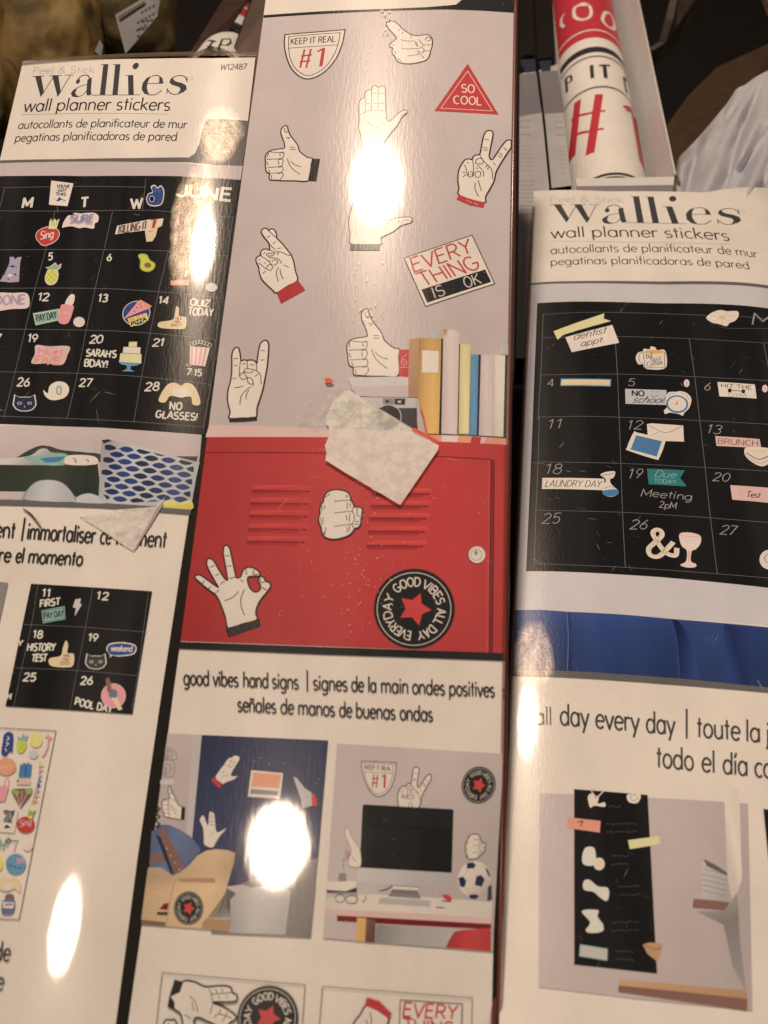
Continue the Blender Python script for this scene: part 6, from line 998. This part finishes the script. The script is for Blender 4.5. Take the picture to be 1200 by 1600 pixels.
slab('flap', [(1178, -30, .62), (1240, -30, .60), (1240, 60, .60), (1205, 40, .62)], .003, plain('cardboard_lit', (.34, .22, .12), rough=.85, noise=.2), ct)  # paler copy of the cardboard, light put into its colour
tis = tag(slab('paper_wad', [(1012, 96, .70), (1022, 78, .69), (1040, 66, .70), (1052, 30, .69), (1062, -20, .70), (1100, -20, .72), (1088, 30, .73), (1072, 60, .73), (1048, 82, .72), (1026, 104, .71)], .006, plain('dim_paper', (.085, .068, .052), rough=.9, noise=.5, nscale=40, bump=.004)), 'dim beige scrap of paper hanging in the dark gap right of the sticker roll', 'paper')
# speckled pouches, upper left
SPECK = plain('speckled_olive', (.21, .145, .055), rough=.6, spec=.15, coat=.0, nscale=55, bump=.0008, col2=(.075, .055, .022))
LABEL = plain('paper_label', AL(104, 94, 84), rough=.6, noise=.15)
GREYINK = plain('label_ink', (.03, .03, .03), rough=.6)
p1_ = tag(empty('speckled_pouch', cw(85, 90, .56)), 'olive speckled pouch in the upper left corner, nearest the edge and without a visible label', 'pouch', 'speckled pouches')
blob('pouch_body', cw(80, 85, .60), (.036, .050, .035), -.35, SPECK, p1_, 2, .14)
slab('paper_label', [(148, 80, .556), (156, 62, .556), (161, 72, .556), (158, 88, .556)], .0005, LABEL, p1_)  # pale sliver standing in for the tag's highlight
p2_ = tag(empty('speckled_pouch', cw(200, 40, .60)), 'olive speckled pouch with a torn white label, upper left', 'pouch', 'speckled pouches')
blob('pouch_body', cw(205, 20, .635), (.034, .046, .028), -.6, plain('speckled_dark', (.10, .075, .035), rough=.6, spec=.15, coat=.0, nscale=60, bump=.0008, col2=(.035, .028, .014)), p2_, 5, .12)
lb2 = slab('paper_label', [(180, 23, .565), (232, -8, .57), (250, 0, .57), (246, 25, .57), (228, 46, .568), (212, 66, .566), (196, 84, .564)], .0006, LABEL, p2_)
lt = slab('label_stripe', [(184, 26, .5635), (226, 1, .568), (228, 4, .568), (187, 29, .5635)], .0002, GREYINK, lb2)
for k, (x, y, n) in enumerate(((220, 18, 4), (214, 34, 5), (213, 46, 3))):
    for j in range(n): slab('label_print', [(x + j * 6, y - j * 3.2, .564), (x + j * 6 + 4, y - j * 3.2 - 2, .564), (x + j * 6 + 4, y - j * 3.2 + 2, .564), (x + j * 6, y - j * 3.2 + 4, .564)], .0002, GREYINK, lb2)
p3_ = tag(empty('speckled_pouch', cw(0, 150, .54)), 'dark olive lump at the left edge above the calendar pack', 'pouch', 'speckled pouches')
blob('pouch_body', cw(-12, 150, .56), (.017, .026, .02), .2, SPECK, p3_, 9, .15)
# ---- rolled stickers in clear boxes
def roll(label, vp1, vp2, anchor, depth, R, v0, v1, shade=1.0):
    def h(u): q = min(abs(u), .96 * R); return math.sqrt(R * R - q * q) - R
    def dh(u): q = max(-.96 * R, min(u, .96 * R)); return -q / math.sqrt(R * R - q * q)
    S = Surface(vp1, vp2, anchor, depth, h, dh, step=.0008)
    if isinstance(v0, tuple): v0 = S.uv(*v0)[1]
    S.root = tag(empty('sticker_roll', S.P(0, (v0 + v1) / 2, -R)), label, 'sticker roll', 'rolled sticker sheets')
    n = 48; vs, fs = [], []
    for v in (v0, v1):
        for r in (R, R * .88):
            for i in range(n): a = 2 * math.pi * i / n; vs.append(S.O + S.d1 * v - S.n * R + S.d2 * (r * math.sin(a)) + S.n * (r * math.cos(a)) - S.n * .0002)
    for i in range(n):
        j = (i + 1) % n; fs += [[i, j, 2 * n + j, 2 * n + i], [n + j, n + i, 3 * n + i, 3 * n + j], [i, n + i, n + j, j], [2 * n + j, 3 * n + j, 3 * n + i, 2 * n + i]]
    make('paper_tube', vs, fs, plain('roll_paper', AL(222, 199, 170), rough=.45, noise=.05), S.root, smooth=False)
    S.R = R; return S
def flat(name, rgb): return plain(name, AL(*rgb), rough=.4, noise=.06)
RW, RR, RK, RS = flat('roll_white', (222, 199, 170)), flat('roll_red', (182, 46, 50)), flat('roll_black', (50, 46, 44)), flat('roll_grey', (90, 84, 80))
z1 = Z(780, 0, 2.857)
Ro = roll('white and red sticker sheet rolled up in a clear box, above the right calendar pack', (735, -1180), (-10300, 276), (942, 150), .645, .0286, (944, 277), .7)
def band(S, y0, y1, m, name, bulge=0.0):   # straight band round the roll between two lengths v0..v1
    a = Art(S, name, None); q = [(-.93 * S.R, y0), (.93 * S.R, y0), (.93 * S.R, y1), (-.93 * S.R, y1)]; a.fill(q, m, raw=True); return a.done()
def vof(S, x, y): return S.uv(x, y)[1]
g = lambda x, y: z1((x, y))
band(Ro, vof(Ro, *g(425, 166)), .69, RR, 'red_band'); band(Ro, vof(Ro, *g(425, 136)), vof(Ro, *g(425, 131)), RW, 'white_line')
band(Ro, vof(Ro, *g(425, 232)), vof(Ro, *g(425, 208)), RK, 'black_band'); band(Ro, vof(Ro, *g(425, 254)), vof(Ro, *g(425, 248)), RS, 'thin_line'); band(Ro, vof(Ro, *g(430, 393)), vof(Ro, *g(430, 386)), RS, 'thin_line')
def lettering(S, name, items):
    a = Art(S, name, None, z1)
    for (pts, w, m) in items: a.line(pts, w, m, smooth=len(pts) > 4)
    return a.done()
lettering(Ro, 'small_lettering', [([(412, 290), (416, 348)], 6, RK), ([(446, 293), (494, 293)], 4.5, RK), ([(470, 293), (476, 348)], 6, RK), ([(303, 412), (297, 348)], 4, RK), ([(297, 350), (320, 338), (324, 360), (300, 378)], 3.5, RK), ([(556, 350), (570, 415)], 3, RK), ([(556, 350), (572, 362)], 3, RK)])
lettering(Ro, 'sign_lettering', [([(446, 420), (405, 686)], 13, RR), ([(350, 450), (322, 712)], 12, RR), ([(322, 535), (395, 508), (474, 495)], 6, RR), ([(322, 615), (395, 588), (466, 575)], 6, RR), ([(562, 484), (600, 508)], 8, RR), ([(598, 505), (640, 740)], 4, RR)])
lettering(Ro, 'red_band_lettering', [([(400, 22), (340, 30), (338, 75), (375, 88), (408, 70), (405, 30), (372, 15), (338, 35)], 5, RW), ([(470, 60), (462, 90), (490, 122), (515, 125), (508, 80), (485, 55), (466, 62)], 4.5, RW), ([(292, 60), (278, 80), (276, 110), (290, 120)], 4, RW)])
band(Ro, vof(Ro, *g(470, 786)), vof(Ro, *g(470, 776)), RK, 'end_line')
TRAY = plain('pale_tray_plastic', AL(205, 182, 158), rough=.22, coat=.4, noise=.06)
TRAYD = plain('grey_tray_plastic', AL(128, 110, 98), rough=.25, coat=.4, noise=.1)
tr_ = tag(empty('clear_box', Ro.P(.03, -.07, -.05)), 'pale open box holding the rolled red and white sticker sheet above the right pack', 'box', 'boxes around the sticker rolls')
def SB(S, name, quad, thick, mat, parent):  # quad of (u, v, lift) on a surface frame
    f = [S.O + S.d2 * u + S.d1 * v + S.n * l for u, v, l in quad]; n = (f[1] - f[0]).cross(f[2] - f[0]).normalized(); k = len(f)
    if n.dot(CAMPOS - f[0]) < 0: n = -n
    vs = f + [p - n * thick for p in f]; return make(name, vs, [list(range(k)), list(range(2 * k - 1, k - 1, -1))] + [[i, (i + 1) % k, k + (i + 1) % k, k + i] for i in range(k)], mat, parent)
def at_lift(S, x, y, l):           # where a photo pixel meets the frame's plane raised by l
    r = ray(x, y); t = (S.o.dot(S.cn) + l) / r.dot(S.cn); p = r * t - S.o; return (p.dot(S.c2), p.dot(S.c1), l)
wt = [at_lift(Ro, *p, -.004) for p in ((996, 0), (1054, 272))]
vb = wt[1][1]; vt = wt[0][1] + .1
SB(Ro, 'side_wall', [(wt[1][0], vb, -.004), (wt[0][0] + .001, vt, -.004), (.0325, vt, -.058), (.0325, vb, -.058)], .0012, TRAY, tr_)
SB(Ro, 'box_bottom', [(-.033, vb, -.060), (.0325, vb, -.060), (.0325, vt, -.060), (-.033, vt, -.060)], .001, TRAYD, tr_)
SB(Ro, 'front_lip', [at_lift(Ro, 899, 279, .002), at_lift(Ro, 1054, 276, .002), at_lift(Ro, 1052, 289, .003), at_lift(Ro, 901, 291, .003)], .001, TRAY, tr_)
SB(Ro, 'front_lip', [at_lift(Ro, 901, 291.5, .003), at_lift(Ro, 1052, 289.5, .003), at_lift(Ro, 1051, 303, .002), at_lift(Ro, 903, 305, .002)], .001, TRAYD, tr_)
SB(Ro, 'corner_edge', [at_lift(Ro, 1054, 264, -.004), at_lift(Ro, 1062, 284, -.004), at_lift(Ro, 1060, 302, -.012), at_lift(Ro, 1050, 302, -.016)], .001, clearish('tray_corner', (.3, .26, .22), .6), tr_)
# left roll, mostly hidden behind the left and middle packs
Rl = roll('rolled sticker sheet lettered EP, half hidden between the left and middle packs', (440, -95), (-11700, 122), (340, 60), .60, .0195, -.055, .5)
zk = Z(130, 0, 4.138)
def vk(x, y): return vof(Rl, *zk((x, y)))
band(Rl, vk(995, 90), .49, RR, 'red_band'); band(Rl, vk(1010, 45), vk(1012, 38), RW, 'white_line'); band(Rl, vk(950, 165), vk(960, 138), RK, 'black_band'); band(Rl, vk(925, 192), vk(930, 182), RS, 'thin_line')
e_ = Art(Rl, 'small_lettering', None, zk); e_.lines([[(838, 268), (790, 335)], [(808, 262), (855, 270)], [(800, 298), (838, 302)], [(780, 332), (825, 332)]], 3.2, RK, smooth=False)
e_.lines([[(900, 252), (872, 320)], [(898, 254), (950, 250), (955, 275), (930, 292), (885, 290)]], 3.2, RK, smooth=False); e_.done()
lb = tag(empty('clear_box', cw(340, 90, .61)), 'mauve clear box around the rolled EP sticker sheet behind the left pack', 'box', 'boxes around the sticker rolls')
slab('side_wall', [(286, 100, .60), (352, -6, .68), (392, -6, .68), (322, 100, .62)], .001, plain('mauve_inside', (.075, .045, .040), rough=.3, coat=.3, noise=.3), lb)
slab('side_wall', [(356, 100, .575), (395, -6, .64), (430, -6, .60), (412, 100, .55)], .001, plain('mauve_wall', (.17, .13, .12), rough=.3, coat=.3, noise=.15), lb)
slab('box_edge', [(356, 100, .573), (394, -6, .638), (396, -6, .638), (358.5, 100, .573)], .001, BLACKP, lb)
# two more packs seen on their backs between the middle and right packs
PB = plain('pack_back_card', AL(168, 150, 134), rough=.35, coat=.6, noise=.08); PBT = plain('pack_back_print', AL(118, 102, 92), rough=.5)
def backpack(label, q, vp):
    S = Surface(vp, (-10300, 276), ((q[0][0] + q[1][0]) / 2, 230), .61, lambda u: 0.0, lambda u: 0.0)
    S.root = tag(empty('sticker_pack', S.P(0, 0, -.01)), label, 'sticker pack', 'wall sticker packs')
    a = Art(S, 'back_card'); a.fill(q, PB); a.done()
    f = [S.uv(*p) for p in q]; SB(S, 'box_body', [(u, v, -.0006) for u, v in f], .02, BOX_DARK, S.root); return S
B1 = backpack('back of a grey pack with blurred small print, tight against the middle pack', [(812, 116), (836, 108), (847, 180), (858, 292), (852, 420), (832, 560), (806, 560), (811, 300)], (800, -900))
B2 = backpack('narrow back of a grey pack with blurred small print, left of the big sticker roll', [(842, 110), (872, 100), (882, 190), (893, 290), (862, 294), (852, 190)], (800, -900))
def fine(S, rows, x0f, x1f, T=Z(800, 0, 5)):
    a = Art(S, 'fine_print', None, T)
    for y, w in rows:
        x = x0f(y)
        while x < x1f(y): l = random.uniform(8, 26); a.line([(x, y), (min(x + l, x1f(y)), y + 1)], w, PBT); x += l + 6
    return a.done()
fine(B1, [(945, 3), (995, 3), (1050, 3)] + [(1140 + 32 * k, 1.6) for k in range(7)] + [(1415 + 32 * k, 1.6) for k in range(9)], lambda y: 64, lambda y: 150 + max(0, (y - 1100)) * .08)
fine(B2, [(952, 3), (1000, 3), (1052, 3)] + [(1145 + 34 * k, 1.4) for k in range(7)] + [(1425, 1.4)], lambda y: 335 + (y - 950) * .12, lambda y: 405 + (y - 950) * .06)
for S, q in ((B1, [(811, 60), (833, 52), (836, 108), (812, 116)]), (B1, [(812, 78), (834, 74), (836, 92), (812, 96)]), (B2, [(838, 50), (866, 44), (872, 100), (842, 110)])):
    pass
a = Art(B1, 'dark_panel', None); a.fill([(811, -60), (828, -60), (836, 82), (812, 88)], BLACKP); a.fill([(812, 94), (836, 92), (838, 112), (822, 114), (814, 100)], plain('dull_blue_print', (.03, .035, .06), rough=.4)); a.fill([(812, 116), (838, 114), (846, 176), (812, 182)], plain('shadow_grey_card', AL(112, 98, 90), rough=.4)); a.done()  # upper card overlaid in a grey that has the shadow painted in
a = Art(B2, 'dark_panel', None); a.fill([(834, -60), (860, -60), (868, 88), (840, 92)], BLACKP); a.fill([(842, 96), (862, 94), (860, 112), (846, 112)], plain('dull_blue_print', (.03, .035, .06))); a.fill([(842, 112), (872, 110), (882, 176), (851, 178)], plain('shadow_grey_card', AL(112, 98, 90), rough=.4)); a.done()
# crumpled white carrier bag, upper right
from mathutils import noise as _n
def bag():
    m = bpy.data.materials.new('white_bag_film'); m.use_nodes = True; nt = m.node_tree; p = nt.nodes['Principled BSDF']
    p.inputs['Base Color'].default_value = (*AL(186, 168, 154), 1); p.inputs['Roughness'].default_value = .38; p.inputs['Alpha'].default_value = .74; p.inputs['Coat Weight'].default_value = .3; p.inputs['Coat Roughness'].default_value = .25
    geo = nt.nodes.new('ShaderNodeNewGeometry'); nz = N(nt, 'ShaderNodeTexNoise', Scale=28.0, Detail=5.0, Roughness=.5, Distortion=1.5); nt.links.new(geo.outputs['Position'], nz.inputs['Vector'])
    b = N(nt, 'ShaderNodeBump', Strength=1.0, Distance=.0022); nt.links.new(nz.outputs[0], b.inputs['Height']); nt.links.new(b.outputs[0], p.inputs['Normal'])
    zg = Z(990, 0, 5.162); top = [zg(q) for q in ((342, 1345), (365, 1270), (430, 1205), (520, 1110), (600, 1020), (670, 935), (740, 850), (790, 780), (835, 716), (905, 680), (980, 625), (1080, 572), (1180, 530), (1300, 500))]
    top = catmull(top, False, 5); bot = [(1058 + (1250 - 1058) * i / (len(top) - 1), 322) for i in range(len(top))]
    nr = 46; vs, fs = [], []; nc = len(top)
    for side in (0, 1):
        for j in range(nr + 1):
            t = j / nr
            for i in range(nc):
                x = top[i][0] + (bot[i][0] - top[i][0]) * t; y = top[i][1] + (bot[i][1] - top[i][1]) * t
                d = (x + y) * .707; e = (x - y) * .707
                fold = _n.noise(Vector((d * .022, e * .004, 3.3))) * .030 + abs(_n.noise(Vector((d * .030 + e * .012, e * .006, 9.1)))) * -.034 + _n.noise(Vector((d * .07, e * .03, 1.7))) * .003
                z = .64 - .075 * t + fold * min(1, t * 5 + .15) if side == 0 else .64 + .02 * math.sin(math.pi * t) - .075 * t + .012 * t
                vs.append(cw(x, y, z))
    o = (nr + 1) * nc
    for side in (0, 1):
        for j in range(nr):
            for i in range(nc - 1):
                k = side * o + j * nc + i; fs.append([k, k + 1, k + nc + 1, k + nc])
    return tag(make('plastic_bag', vs, fs, m, None, smooth=True), 'crumpled translucent white plastic bag above the right calendar pack', 'plastic bag')
bag()
